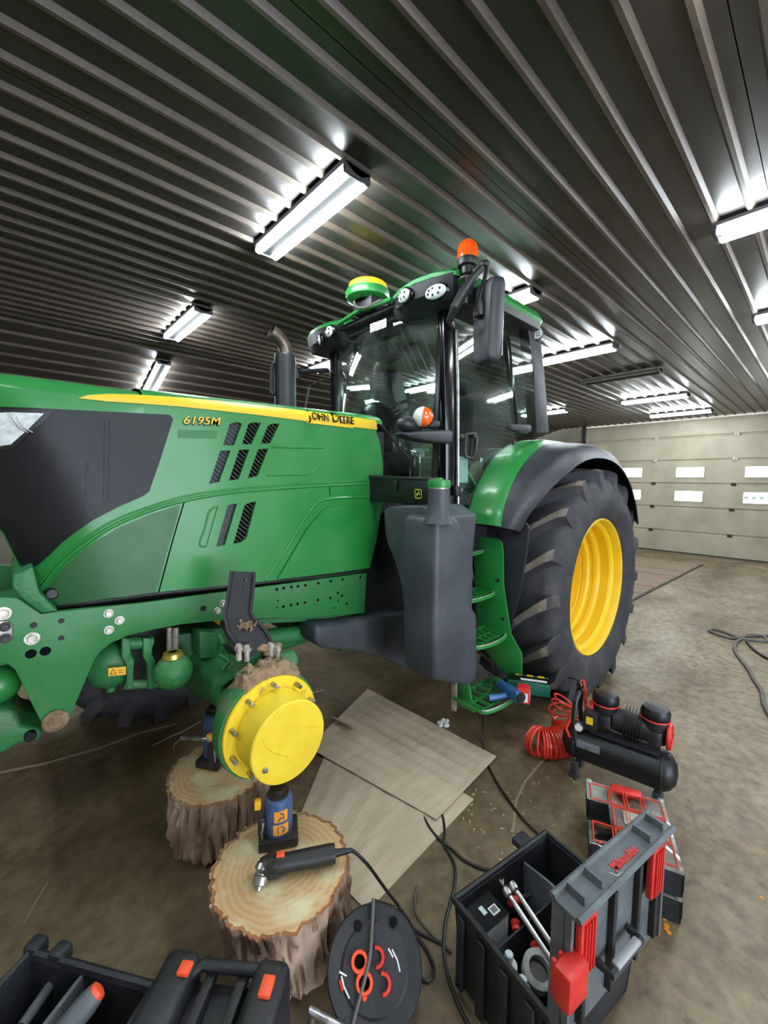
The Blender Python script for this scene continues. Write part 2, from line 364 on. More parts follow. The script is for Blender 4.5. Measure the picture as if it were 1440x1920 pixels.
# sectional door
door = bpy.data.objects.new('door_1', None); COL.objects.link(door); door.location = (DX, 0, 0); WL[door] = V((DX, 0, 0)); door['kind'] = 'structure'
DY0 = -4.6
lines = [0.0]+[PX(1300, y, DX).z for y in (1044.5, 999, 952.5, 907.3, 863.3, 818.5)][1:]+[CZ]
lines[-1] = CZ-.01
winY = [(PX(1204, 884, DX).y, PX(1158, 884, DX).y), (PX(1320, 884, DX).y, PX(1268, 884, DX).y)]
ww = winY[1][1]-winY[1][0]; pitch = winY[0][0]-winY[1][0]
starts = [winY[0][0]+pitch, winY[0][0]]+[winY[1][0]-k*pitch for k in range(0, 5)]
starts = [s for s in starts if s > DY0+.1 and s+ww < DJ-.1]
def door_panel(z0, z1, wins, wz):
    m = MB(); g = .007
    ys = [DY0]+sum([[s, s+ww] for s in sorted(wins)], [])+[DJ] if wins else [DY0, DJ]
    zs = [z0+g, z0+g+.025, z1-g-.025, z1-g] if not wins else [z0+g, z0+g+.025, wz[0], wz[1], z1-g-.025, z1-g]
    def depth(z): return .03 if z in (zs[0], zs[-1]) else 0.0
    for i in range(len(ys)-1):
        for j in range(len(zs)-1):
            if wins and i % 2 == 1 and zs[j] == wz[0]: continue
            m.add([(DX+depth(zs[j]), ys[i], zs[j]), (DX+depth(zs[j]), ys[i+1], zs[j]), (DX+depth(zs[j+1]), ys[i+1], zs[j+1]), (DX+depth(zs[j+1]), ys[i], zs[j+1])], [(0, 1, 2, 3)])
    m.box2((DX+.03, DY0, z0), (DX+.04, DJ, z0+g)) ; m.box2((DX+.03, DY0, z1-g), (DX+.04, DJ, z1))
    return m
for i in range(6):
    z0, z1 = lines[i], lines[i+1]
    wz = None
    if i == 3: wz = (PX(1294, 894.5, DX).z, PX(1294, 876.5, DX).z)
    if i == 2: wz = (PX(1292, 939.5, DX).z, PX(1292, 921, DX).z)
    if i in (2, 3): wz = (max(wz[0], z0+.09), min(wz[1], z1-.09))
    obj('door_panel', door_panel(z0, z1, starts if wz else [], wz), K['doorpanel'], door, flat=True)
    if wz:
        for s in starts:
            f = MB(); e = .03
            f.box2((DX-.015, s-e, wz[0]-e), (DX+.03, s+ww+e, wz[0])); f.box2((DX-.015, s-e, wz[1]), (DX+.03, s+ww+e, wz[1]+e))
            f.box2((DX-.015, s-e, wz[0]), (DX+.03, s, wz[1])); f.box2((DX-.015, s+ww, wz[0]), (DX+.03, s+ww+e, wz[1]))
            fo = obj('window_frame', f, K['doorpanel'], door, flat=True)
            p = MB(); p.box2((DX+.02, s, wz[0]), (DX+.03, s+ww, wz[1])); obj('window_pane', p, K['day'], fo, flat=True)
            if i == 2 and s < winY[1][0]-.2 and s > winY[1][0]-pitch-.2:
                p = MB()
                for q in range(4): p.box((DX+.018, s+.12+.13*q, (wz[0]+wz[1])/2), (.004, .07, .07))
                obj('window_lettering', p, K['paperclear'], fo, flat=True)
    if 0 < i:
        for yv in (PX(1226, 900, DX).y, PX(1376, 900, DX).y, PX(1226, 900, DX).y+2.05, PX(1376, 900, DX).y-2.05):
            h = MB(); h.box((DX-.015, yv, z0), (.03, .09, .07), .008); h.cyl((DX-.03, yv-.03, z0+.01), (DX-.03, yv+.03, z0+.01), .012, 8)
            obj('door_hinge', h, K['zinc'] if i > 3 else K['darkmetal'], door)
b = MB(); b.box2((DX-.005, DY0, 0.0), (DX+.03, DJ, .02)); obj('door_seal', b, K['rubber'], door, flat=True)
# slatted pit cover let into the floor near the door
t = thing('pit_cover', 'worn planked pit cover let into the floor beyond the big rear wheel', 'floor hatch', (8.6, 3.2, 0))
xs = [6.6+.61*i for i in range(8)]
for i in range(7):
    p = MB(); ye = 1.9-.018*i
    p.box2((xs[i]+.012, ye, 0), (xs[i+1]-.012, 4.6, .012+.004*(i % 3)), .003, 1); obj('plank', p, K['plank'], t)
p = MB(); p.prism([(6.55, 1.87, 0), (10.9, 1.745, 0), (10.9, 1.78, 0), (6.55, 1.905, 0)], (0, 0, .02)); obj('edge_angle', p, K['darkmetal'], t)
# scored lines in the slab
def crack(pts, wd=.012, nm='floor_crack'):
    P = [PZ(x, y, 0) for x, y in pts]; m = MB(); vs = []
    for i, p in enumerate(P):
        d = (P[min(i+1, len(P)-1)]-P[max(i-1, 0)]).normalized(); n = V((-d.y, d.x, 0))
        vs += [p+n*wd+V((0, 0, .0015)), p-n*wd+V((0, 0, .0015))]
    m.add(vs, [(2*i, 2*i+1, 2*i+3, 2*i+2) for i in range(len(P)-1)]); obj(nm, m, K['joint'], floor, flat=True)
crack([(-60, 1464), (0, 1449), (85, 1432), (190, 1402), (262, 1375), (330, 1358)])
crack([(1034, 1410), (1010, 1435), (985, 1465), (968, 1500), (962, 1560)], .006)
crack([(45, 1733), (62, 1700), (90, 1655)], .003)

# ceiling lamps
def lamp(x, y0, y1, label, lit=True, slope=0, grp=None):
    if not slope: x, y0, y1 = x*.962, y0*.962, y1*.962   # tubes hang below the sheets
    zt = CZ-.024 if not slope else None
    def Zf(y): return (CZ-.024) if not slope else CZ-.03+slope*(y-YS)
    t = thing('ceiling_light', label, 'ceiling light', (x, (y0+y1)/2, Zf((y0+y1)/2)), grp)
    hs = MB(); hm = K['housing'] if lit else K['housingdark']
    hs.prism([(x-.085, y0, Zf(y0)), (x+.085, y0, Zf(y0)), (x+.08, y0, Zf(y0)-.018), (x+.025, y0, Zf(y0)-.05), (x-.025, y0, Zf(y0)-.05), (x-.08, y0, Zf(y0)-.018)], (0, y1-y0, Zf(y1)-Zf(y0)))
    obj('housing', hs, hm, t, flat=True)
    for sx in (-.062, .062):
        tb = MB(); tb.tube([(x+sx, y0+.03, Zf(y0)-.05), (x+sx, y1-.03, Zf(y1)-.05)], .02, 10)
        obj('tube', tb, K['tube'] if lit else K['housingdark'], t)
    for yq in (y0+.012, y1-.012):
        ec = MB(); ec.box((x, yq, Zf(yq)-.036), (.165, .024, .055), .006); obj('end_cap', ec, hm, t)
lamp(1.435, 1.79, 2.86, 'lit twin-tube ceiling light in the foreground, large, left of the orange beacon')
lamp(1.46, 4.18, 5.26, 'lit twin-tube ceiling light between the large foreground light and the exhaust stack')
lamp(1.54, 5.85, 6.92, 'lit twin-tube light just above the hood, on the sloping side ceiling', slope=SL)
lamp(3.40, 1.80, 2.88, 'lit twin-tube ceiling light behind the cab roof, beside the black mirror')
lamp(3.47, -.46, .62, 'lit twin-tube ceiling light at the right edge, the larger and higher of two')
lamp(5.50, -.44, .63, 'lit twin-tube ceiling light at the right edge, the smaller and lower of two')
lamp(5.38, 1.82, 2.78, 'lit ceiling light right of the cab rear pillar, above the dead fixture')
lamp(6.95, 1.75, 2.83, 'dead unlit ceiling fixture between lit lights, right of the cab', lit=False)
lamp(9.20, 1.85, 2.97, 'lit ceiling light, second nearest the sectional door, below the dead fixture')
lamp(11.45, 1.86, 3.06, 'lit ceiling light nearest the sectional door')
lamp(9.3, 4.1, 5.2, 'lit ceiling light just right of the lower cab rear pillar, above the green fender')
lamp(3.4, 4.2, 5.3, 'lit ceiling light seen behind the cab and exhaust stack')
lamp(5.4, 4.2, 5.3, 'lit ceiling light behind the cab, seen through its glass')
lamp(1.5, -.62, .44, 'lit twin-tube ceiling light at the very top of the picture, right of centre')
lamp(-1.2, 1.8, 2.9, 'ceiling light above and behind the tractor nose, outside the picture')
lamp(-1.2, -.5, .6, 'ceiling light behind the camera, nearer the open doorway')
lamp(7.5, -.4, .66, 'lit ceiling light in the right-hand row, third from the camera')
lamp(9.5, -.4, .66, 'lit ceiling light in the right-hand row, nearest the sectional door')
lamp(1.5, -2.8, -1.7, 'ceiling light in the row beside the open doorway, near the camera')
lamp(5.5, -2.8, -1.7, 'ceiling light in the row beside the open doorway, far from the camera')

# ================================================================== TRACTOR
YC = 2.45
T = thing('tractor', 'green farm tractor with yellow wheel rims, front wheel removed, filling the middle of the shop', 'tractor', (2.0, YC, 0))
# ---- hood
HB, HX0, HX1 = 1.17, .45, 1.86
RZ, RYY = .080, .22
def ztop(x): return 2.045+.028*x+RZ
def xn(z): return .07-.36*(z-1.2)*.9 if z < 1.75 else -.108-.20*(z-1.75)*2
def halfw(d):
    d = max(0, d)
    return .40 if d >= .36 else .40-.17*(1-d/.36)**2.3
def hood_y(x, z):
    zs = ztop(x)-RZ; W = halfw(x-xn(z)); y = YC-W
    if z > zs: y += RYY*(1-math.sqrt(max(0, 1-min(1, (z-zs)/RZ)**2)))
    return y
def HP(px, py):
    y = 2.06
    for _ in range(12): p = PY(px, py, y); y = .5*y+.5*hood_y(p.x, p.z)
    return p
def surf_poly(pts, off, thick, cuts=4, holes=(), grid=.06, yfun=None):
    """fill an outline (x,z) with holes, drape it on the hood side, give it thickness"""
    yf = yfun or hood_y
    bm = bmesh.new(); eds = []
    for lp in [pts]+list(holes):
        vv = [bm.verts.new((p[0], 0, p[1])) for p in lp]
        eds += [bm.edges.new((vv[i], vv[(i+1) % len(vv)])) for i in range(len(vv))]
    bmesh.ops.triangle_fill(bm, edges=eds, use_beauty=True, normal=(0, 1, 0))
    x0 = min(p[0] for p in pts); x1 = max(p[0] for p in pts); z0 = min(p[1] for p in pts); z1 = max(p[1] for p in pts)
    n = int((x1-x0)/grid)
    for i in range(1, n+1): bmesh.ops.bisect_plane(bm, geom=bm.verts[:]+bm.edges[:]+bm.faces[:], plane_co=(x0+(x1-x0)*i/(n+1), 0, 0), plane_no=(1, 0, 0))
    n = int((z1-z0)/grid)
    for i in range(1, n+1): bmesh.ops.bisect_plane(bm, geom=bm.verts[:]+bm.edges[:]+bm.faces[:], plane_co=(0, 0, z0+(z1-z0)*i/(n+1)), plane_no=(0, 0, 1))
    for v in bm.verts: v.co.y = yf(v.co.x, v.co.z)-off
    bmesh.ops.recalc_face_normals(bm, faces=bm.faces)
    be = [e for e in bm.edges if len(e.link_faces) == 1]
    r = bmesh.ops.extrude_edge_only(bm, edges=be)
    for q in r['geom']:
        if isinstance(q, bmesh.types.BMVert): q.co.y += thick
    return bm
def XZ(pl): return [(p.x, p.z) for p in (HP(*q) for q in pl)]
Z2 = lambda L: [(340+x/2.88, 680+y/2.88) for x, y in L]
vents = [Z2(v) for v in (
    [(262, 330), (300, 320), (328, 328), (284, 446), (225, 446)], [(210, 476), (266, 474), (204, 644), (150, 654)],
    [(362, 330), (395, 322), (430, 325), (379, 441), (328, 441)], [(313, 470), (368, 468), (310, 629), (256, 638)],
    [(468, 338), (500, 328), (531, 330), (479, 436), (428, 438)], [(415, 468), (470, 464), (412, 612), (358, 624)],
    [(250, 772), (275, 762), (301, 762), (235, 985), (188, 993)], [(342, 768), (372, 754), (404, 750), (352, 948), (325, 970), (280, 979)])]
vx = [XZ(v) for v in vents]
def sm(px, py): p = HP(px, py); return (p.x, p.z)
edge_rear = [sm(703, 800), sm(712, 830), sm(718, 870), sm(717, 930), sm(711, 985), sm(699, 1040), sm(690, 1070)]
edge_bot = [sm(600, 1082), sm(500, 1094), sm(400, 1103)]
zb45 = sm(300, 1112)[1]
left = [(HX0, ztop(HX0)-RZ)]+[(HX0+(1.84-HX0)*i/6, ztop(HX0+(1.84-HX0)*i/6)-RZ) for i in range(1, 6)]+[(edge_rear[0][0], edge_rear[0][1])]+edge_rear[1:]+edge_bot+[(HX0, zb45)]
b = MB(); b.bm_add(surf_poly(left, 0, .02, holes=vx))
rings = []
def hood_ring(xa, d=None):
    ring = []
    def X(z): return xa if d is None else xn(z)+d*(HX0-xn(z))
    zs0 = ztop(max(xa, 0))-RZ; zb = zb45 if xa >= HX0 else (1.20+(zb45-1.2)*max(0, min(1, (d or 0))))
    L = []
    for i in range(9):
        z = zb+(zs0-zb)*i/8; x = X(z); W = halfw(x-xn(z)); L.append((x, -W, z))
    for i in range(1, 11):
        a = pi/2*i/10; z = zs0+RZ*sin(a); x = X(z); W = halfw(x-xn(z)); L.append((x, -W+RYY*(1-cos(a)), z))
    L += [(L[-1][0], L[-1][1]*.5, L[-1][2]+.006)]
    full = [(x, YC+y, z) for x, y, z in L]+[(L[-1][0], YC, L[-1][2]+.004)]+[(x, YC-y, z) for x, y, z in L[::-1]]
    return full
ds = [0, .02, .06, .12, .2, .3, .42, .55, .7, .85, 1.0]
nose = [hood_ring(0, d) for d in ds]
f0_ = len(b.f); b.loft(nose, cap=False, closed=False)
for fi in range(f0_, len(b.f)):                                     # the grille screen wraps round the nose
    vs_ = [b.v[q] for q in b.f[fi]]; k_ = (fi-f0_)//(len(nose[0])-1); zc_ = sum(q[2] for q in vs_)/4
    if k_ < 4 and 1.50 < zc_ < 1.97: b.mi[fi] = 1
zs_ = sorted(set(round(q[2], 4) for q in nose[0]))
nn_ = len(nose[0]); h_ = nn_//2
for i in range(h_):
    q4 = [nose[0][i], nose[0][i+1], nose[0][nn_-2-i], nose[0][nn_-1-i]]
    b.cur = 1 if 1.40 < sum(q[2] for q in q4)/4 < 1.97 else 0
    b.add(q4, [(0, 1, 2, 3)] if i+1 < nn_-2-i else [(0, 1, 3)])
b.cur = 0
back = [hood_ring(HX0+(1.86-HX0)*i/8)[8:] for i in range(9)]
b.loft(back, cap=False, closed=False)
hood = obj('hood', b, [K['green'], K['screen']], T, sharp=28)
b = MB(); b.box2((.2, YC-.34, 1.05), (1.8, YC+.34, 1.98)); obj('engine_block', b, K['dark'], T, flat=True)
# radiator and pipes seen dimly inside the vents
b = MB()
for i in range(4): b.tube([HP(430+22*i, 806)+V((0, .05, 0)), HP(404+18*i, 960)+V((0, .045, 0))], .016, 8)
obj('engine_pipe', b, K['darkmetal'], T)
for k, v in enumerate(vents):
    m = MB(); xs = [p[0] for p in vx[k]]; zs = [p[1] for p in vx[k]]
    q = surf_poly([(p[0]*1.0, p[1]) for p in vx[k]], -.022, .004, grid=.2)
    m.bm_add(q); mo = obj('vent_screen', m, K['fender'] if k in (0, 1) else (K['darkmetal'] if k == 6 else K['dark']), T, flat=True)
    if k in (2, 3, 4, 5, 7, 0, 1):     # diagonal wires clipped to the opening
        w_ = MB(); P2 = [V((p[0], p[1])) for p in vx[k]]; dr = V((1, -.9)).normalized(); nn = V((dr.y, -dr.x))
        cs = [p.dot(nn) for p in P2]; c = min(cs)+.008
        while c < max(cs):
            ts = []
            for i in range(len(P2)):
                a, e = P2[i], P2[(i+1) % len(P2)]; da, de = a.dot(nn)-c, e.dot(nn)-c
                if da*de < 0: ts.append((a+(e-a)*(da/(da-de))).dot(dr))
            if len(ts) >= 2:
                p0 = dr*min(ts)+nn*c; p1 = dr*max(ts)+nn*c
                w_.tube([(p0.x, hood_y(p0.x, p0.y)+.018, p0.y), (p1.x, hood_y(p1.x, p1.y)+.018, p1.y)], .0013, 4, cap=False)
            c += .019
        wo = obj('vent_wires', w_, K['zinc'] if k not in (0, 1) else K['black'], mo); wo['kind'] = 'stuff'
def curve_pts(px, n=40, fn=HP):
    P = [V((a, c, 0)) for a, c in px]; out = []
    for i in range(len(P)-1):
        p0, p1, p2, p3 = P[max(i-1, 0)], P[i], P[i+1], P[min(i+2, len(P)-1)]
        for j in range(6):
            t = j/6; out.append(.5*((2*p1)+(p2-p0)*t+(2*p0-5*p1+4*p2-p3)*t*t+(-p0+3*p1-3*p2+p3)*t**3))
    out.append(P[-1]); return [fn(p.x, p.y) for p in out]
# black grille screen on the hood side
scr = [(-40, 762), (0, 763), (120, 768), (240, 774), (318, 778), (324, 786), (300, 862), (279, 922), (266, 931), (222, 950), (174, 975), (140, 998), (115, 1018), (90, 1042), (70, 1060), (52, 1064), (36, 1058), (24, 1034), (8, 1000), (-30, 960)]
b = MB(); b.bm_add(surf_poly(XZ(scr), .006, .02)); obj('grille_screen', b, K['screen'], T, label='black perforated grille screen on the hood side')
b = MB()
for px, yt, yb_ in ((197, 788, 940), (163, 862, 965), (206, 790, 940)): b.tube([HP(px, yt)+V((0, -.007, 0)), HP(px-2, yb_)+V((0, -.007, 0))], .003, 6)
obj('screen_rib', b, K['fender'], T)
b = MB(); b.bm_add(surf_poly(XZ([(-40, 767), (20, 768), (98, 771), (90, 784), (56, 812), (24, 842), (-6, 846), (-40, 850)]), .012, .012)); obj('headlight_bezel', b, K['black'], T)
b = MB(); b.bm_add(surf_poly(XZ([(-30, 776), (20, 774), (82, 776), (52, 806), (20, 834), (-20, 840)]), .017, .012)); obj('headlight', b, K['lens'], T, label='clear headlight lens')
b = MB()
for o in (0, 9): b.tube([HP(24+o, 782)+V((0, -.022, 0)), HP(34+o, 802)+V((0, -.022, 0)), HP(52+o, 812)+V((0, -.022, 0))], .003, 6)
obj('headlight_reflector', b, K['steel'], T)
# yellow stripe with lettering
st_top = [(147, 747), (165, 741), (200, 739), (250, 740), (330, 745), (400, 751), (480, 760), (560, 769), (630, 778), (703, 788)]
st_bot = [(706, 806), (630, 797), (560, 788), (480, 778), (400, 769), (330, 762), (250, 756), (200, 753)]
b = MB(); b.bm_add(surf_poly(XZ(st_top+st_bot), .007, .014, grid=.022)); obj('hood_stripe', b, K['yellow'], T, label='yellow stripe along the hood')
p0, p1, pu = HP(577, 787), HP(662, 797), HP(580, 770)
text('brand_lettering', 'John Deere', K['glossblack'], T, p0+V((0, -.010, .002)), p1-p0, pu-p0, .07, .002, small=True, fit=(p1-p0).length, ysc=1.4, conf=.017)
b = MB(); b.bm_add(surf_poly(XZ([(575, 790), (661, 800), (661, 803), (574, 793)]), .009, .006)); obj('letter_underline', b, K['yellow'], T)
p0, p1, pu = HP(341, 795), HP(411, 797), HP(343, 776)
text('model_number_edge', '6195M', K['black'], T, p0+V((.004, -.003, -.004)), p1-p0, pu-p0, .07, .002, shear=.25, bold=.0016, fit=(p1-p0).length, ysc=.82, conf=.007)
text('model_number', '6195M', K['yellow'], T, p0+V((0, -.007, 0)), p1-p0, pu-p0, .07, .002, shear=.25, bold=.0002, fit=(p1-p0).length, ysc=.82, conf=.012)
b = MB(); b.bm_add(surf_poly(XZ([(334, 806), (408, 807), (406, 822), (333, 821)]), .002, .003, grid=.3)); obj('worn_decal', b, K['dgreen'], T, label='faded patch below the model number')
b = MB(); b.bm_add(surf_poly(XZ([(80, 1112), (118, 1066), (165, 1025), (220, 991), (284, 964), (338, 947), (328, 985), (310, 1045), (292, 1110), (200, 1122), (108, 1135)]), .003, .008)); obj('lower_side_panel', b, K['panelgreen'], T, label='duller green lower panel at the hood front')
# raised ridges and panel joints
def ridge(px, r, name='body_ridge', m='green', off=0.0):
    q = MB(); q.tube([p+V((0, off, 0)) for p in curve_pts(px)], r, 8); obj(name, q, K[m], T)
ridge([(75, 1106), (115, 1058), (160, 1020), (215, 985), (280, 958), (345, 939), (430, 924), (520, 916), (617, 910), (690, 907)], .009)
ridge([(72, 1098), (110, 1050), (157, 1012), (212, 977), (278, 951), (345, 931), (430, 917), (520, 909), (617, 904), (690, 901)], .0055)
ridge([(346, 940), (338, 965), (322, 1020), (307, 1075), (297, 1112)], .0035, 'panel_joint', 'dark', .001)
ridge([(617, 908), (619, 930)], .003, 'panel_joint', 'dark', .001)
ridge([(100, 1139), (200, 1126), (300, 1113), (400, 1103), (500, 1092), (600, 1080), (690, 1068)], .008, 'seal_strip', 'black')
arch = [(519, 1084), (545, 1040), (575, 990), (598, 962), (612, 950), (640, 947), (680, 948), (710, 952), (704, 1010), (690, 1064), (600, 1076)]
b = MB(); b.bm_add(surf_poly(XZ(arch), .016, .02)); obj('raised_panel', b, K['green'], T)
ridge([(497, 1086), (530, 1040), (560, 990), (585, 952), (605, 938), (640, 933), (690, 933)], .008)
ridge([(510, 838), (560, 839), (608, 840)], .006); ridge([(606, 848), (592, 876), (580, 888), (560, 890), (500, 891)], .006)
ridge([(404, 950), (392, 960), (384, 990), (374, 1020), (386, 1024), (396, 1010)], .005)
b = MB(); b.bm_add(surf_poly(XZ([(408, 948), (420, 950), (398, 1020), (386, 1026)]), .008, .012)); obj('vent_louver', b, K['green'], T)
for q0, q1 in ((0, 2), (2, 4)):
    pass
b = MB(); p = HP(97, 1112); b.cyl(p+V((0, .01, 0)), p+V((0, -.022, 0)), .024, 18, bev=.006); obj('rubber_knob', b, K['black'], T)
b = MB(); b.prism([PY(x, y, 2.07) for x, y in ((62, 1062), (74, 1110), (100, 1138), (110, 1146), (78, 1150), (40, 1122), (22, 1100), (24, 1078), (44, 1072))], (0, .5, 0), .008); obj('nose_bracket', b, K['castgreen'], T)
# ---- chassis rail
rail = [(-90, 1112), (0, 1120), (33, 1122), (77, 1152), (110, 1147), (267, 1130), (430, 1108), (560, 1091), (688, 1074), (684, 1150), (576, 1157), (417, 1163), (340, 1171), (287, 1181), (240, 1192), (207, 1207), (188, 1222), (176, 1240), (160, 1277), (127, 1356), (117, 1366), (104, 1371), (88, 1369), (80, 1360), (63, 1327), (40, 1280), (28, 1256), (14, 1245), (0, 1243), (-90, 1240)]
RY = 2.06
b = MB(); b.prism([PY(x, y, RY) for x, y in rail], (0, .03, 0), .004); obj('chassis_rail', b, K['dgreen'], T)
b = MB(); b.prism([PY(x, y, RY)+V((0, .76, 0)) for x, y in rail], (0, .03, 0), .004); obj('chassis_rail', b, K['dgreen'], T)
for a_, e_ in (((1.0, RY+.03, .95), (1.75, RY+.75, 1.13)), ((-.3, RY+.03, 1.0), (.3, RY+.75, 1.15))):
    b = MB(); b.box2(a_, e_, .01); obj('chassis_cross_member', b, K['castgreen'], T)
b = MB(); q = [PY(x, y, RY+.06) for x, y in ((684, 1150), (684, 1156), (600, 1164), (440, 1172), (420, 1165))]; b.prism(q, (0, .6, 0), .004); obj('oil_sump', b, K['castgreen'], T)
def bolt(px, py, r, m, h=.012, y=RY, hexn=6, name='bolt'):
    p = PY(px, py, y); q = MB(); q.cyl(p, p+V((0, -h, 0)), r, hexn if hexn > 6 else 6, bev=.002)
    if h > .01 and hexn == 6: q.cyl(p, p+V((0, -.004, 0)), r*1.45, 16)
    return obj(name, q, K[m], T)
for px, py in ((203, 1150), (224, 1163), (204, 1181), (407, 1145), (418, 1131), (60, 1197), (6, 1150)): bolt(px, py, .013 if px > 60 else .017, 'zinc', .018)
for px, py, r in ((63, 1172, .011), (115, 1164, .010), (115, 1196, .010), (381, 1141, .014)): bolt(px, py, r, 'screen', .003, hexn=14, name='hole_plug')
for px, py in ((58, 1226), (85, 1221)): bolt(px, py, .020, 'dark', .002, hexn=18, name='bolt_hole')
b = MB(); b.prism([PY(x, y, RY) for x, y in ((-20, 1163), (14, 1163), (24, 1168), (25, 1198), (10, 1206), (-20, 1205))], (0, -.012, 0), .004); hp = obj('hinge_plate', b, K['steel'], T)
for px, py in ((9, 1175), (10, 1197)): bolt(px, py, .013, 'darkmetal', .016, y=RY-.012)
Z6 = lambda x, y: (300+x/3.6, 1050+y/3.6)
for x, y in ((788, 198), (834, 190), (886, 183), (930, 177), (980, 170), (1068, 156), (1152, 143), (1232, 131), (1352, 115), (832, 314), (884, 304), (928, 296), (977, 288), (1065, 270), (1150, 256), (1200, 222), (1228, 240), (1260, 293)): bolt(*Z6(x, y), .0085, 'dark', .0015, hexn=12, name='bolt_hole')
for x, y in ((796, 275), (790, 322), (1203, 275), (1176, 323)): bolt(*Z6(x, y), .005, 'dark', .0015, hexn=10, name='bolt_hole')
for x, y in ((1352, 237), (1350, 310)): bolt(*Z6(x, y), .010, 'dgreen', .012)
b = MB(); p = PY(104, 1350, RY); b.cyl(p, p+V((0, -.02, 0)), .044, 24, bev=.008); b.cyl(p, p+V((0, -.028, 0)), .028, 20, bev=.006); obj('pivot_pin', b, K['mud'], T)
# front support casting and hydraulic ball at the left edge
b = MB(); b.prism([PY(x, y, 2.12) for x, y in ((-90, 1330), (0, 1330), (28, 1334), (40, 1362), (72, 1366), (84, 1376), (70, 1392), (30, 1398), (8, 1414), (-90, 1430))], (0, .3, 0), .02, 3); obj('front_support', b, K['castgreen'], T)
b = MB(); p = PY(-4, 1283, 2.2); b.ellip(p, (.075, .075, .075)); obj('accumulator', b, K['green'], T)
b = MB(); p = PY(57, 1380, 2.11); b.cyl(p+V((0, .02, 0)), p+V((0, -.012, 0)), .02, 16, bev=.004); obj('hole_plug', b, K['screen'], T)
# ---- front axle, suspension pieces, hub
AX, AZc = .757, .705
b = MB(); b.lathe([(.0, .05), (.13, .06), (.135, .3), (.10, .5), (.095, .72), (.12, .8)], (AX, YC, AZc), (0, -1, 0), 24); b.lathe([(.13, -.3), (.16, -.1), (.17, .0), (.15, .12), (.13, .3)], (AX, YC, AZc), (0, -1, 0), 24); b.lathe([(.13, -.3), (.10, -.5), (.095, -.8), (.12, -.95)], (AX, YC, AZc), (0, -1, 0), 24)
obj('axle_housing', b, K['castgreen'], T)
hubc = V((AX, 1.35, AZc+.01)); FL = V((AX, 1.50, AZc+.01))
b = MB(); b.lathe([(.10, .36), (.115, .28), (.15, .2), (.185, .13), (.212, .07), (.218, .02), (.214, 0), (.02, 0)], FL, (0, 1, 0), 40)
b.prism([FL+V(q) for q in ((-.12, .24, .10), (-.10, .05, .235), (.09, .05, .235), (.12, .24, .15))], (0, .06, -.02), .01)
b.lathe([(.06, -.29), (.075, -.27), (.075, .27), (.06, .29)], FL+V((0, .22, 0)), (0, 0, 1), 20)
obj('wheel_hub', b, K['castgreen'], T, label='green steering knuckle behind the yellow flange')
b = MB(); b.lathe([(.202, .0), (.205, -.006), (.203, -.018), (.150, -.02)], FL, (0, 1, 0), 48); fl = obj('hub_flange', b, K['wornyellow'], T, label='worn yellow wheel flange with studs')
b = MB(); b.lathe([(.158, -.016), (.157, -.12), (.1555, -.135), (.158, -.137), (.158, -.151), (.154, -.156), (.10, -.156), (.001, -.156)], FL, (0, 1, 0), 56)
hubcap = obj('hub_cap', b, K['hubyellow'], T, label='bright yellow planetary hub cap', sharp=12)
fy = FL.y-.156
def fc(px, py): return PY(px, py, fy-.0005)
def Zh(x, y): return fc(400+x/6.545, 1240+y/6.545)
for cv in ([(612, 960), (640, 1020), (690, 1085), (740, 1122), (800, 1138), (860, 1142), (900, 1155), (922, 1190), (918, 1245)], [(1130, 810), (1180, 792), (1240, 788), (1300, 812)], [(770, 690), (745, 660)]):
    q = MB(); q.tube([Zh(*p) for p in cv], .0022, 6); obj('cast_mark', q, K['wornyellow'], hubcap)
b = MB(); p = Zh(632, 1332); b.cyl(p+V((0, .004, 0)), p+V((0, -.008, 0)), .011, 16, bev=.002); b.cyl(p, p+V((0, -.014, 0)), .007, 6); obj('drain_plug', b, K['steel'], hubcap)
for k in range(10):
    an = radians(18+36*k); p = FL+V((cos(an)*.180, -.018, sin(an)*.180)); q = MB()
    q.cyl(p, p+V((0, -.042, 0)), .0095, 12, bev=.002); obj('wheel_stud', q, K['steel'], fl)
b = MB()
def mudp(u, v):
    an = radians(38+92*u); nz1 = noise.noise(V((u*14, v*3, 3.3))); nz2 = noise.noise(V((u*40, v*9, 1.3))); e = min(1, min(u, 1-u)*6)*min(1, 3*v+.15)*min(1, 4*(1-v)+.1)
    r_ = .212+(.026+.022*nz1+.012*nz2)*e-.012*(1-e); return FL+V((cos(an)*r_, -.012+.13*v, sin(an)*r_))
b.grid(mudp, 60, 16)
obj('caked_mud', b, K['mud'], T)['kind'] = 'stuff'
for x, y in ((448, 1238), (463, 1240), (508, 1232), (520, 1238)):
    b = MB(); p = PY(x, y, 1.62); b.cyl(p, p+V((0, 0, .07)), .012, 10, bev=.003); b.cyl(p+V((0, 0, .045)), p+V((0, 0, .06)), .018, 6)
    obj('mount_bolt', b, K['zinc'], T)
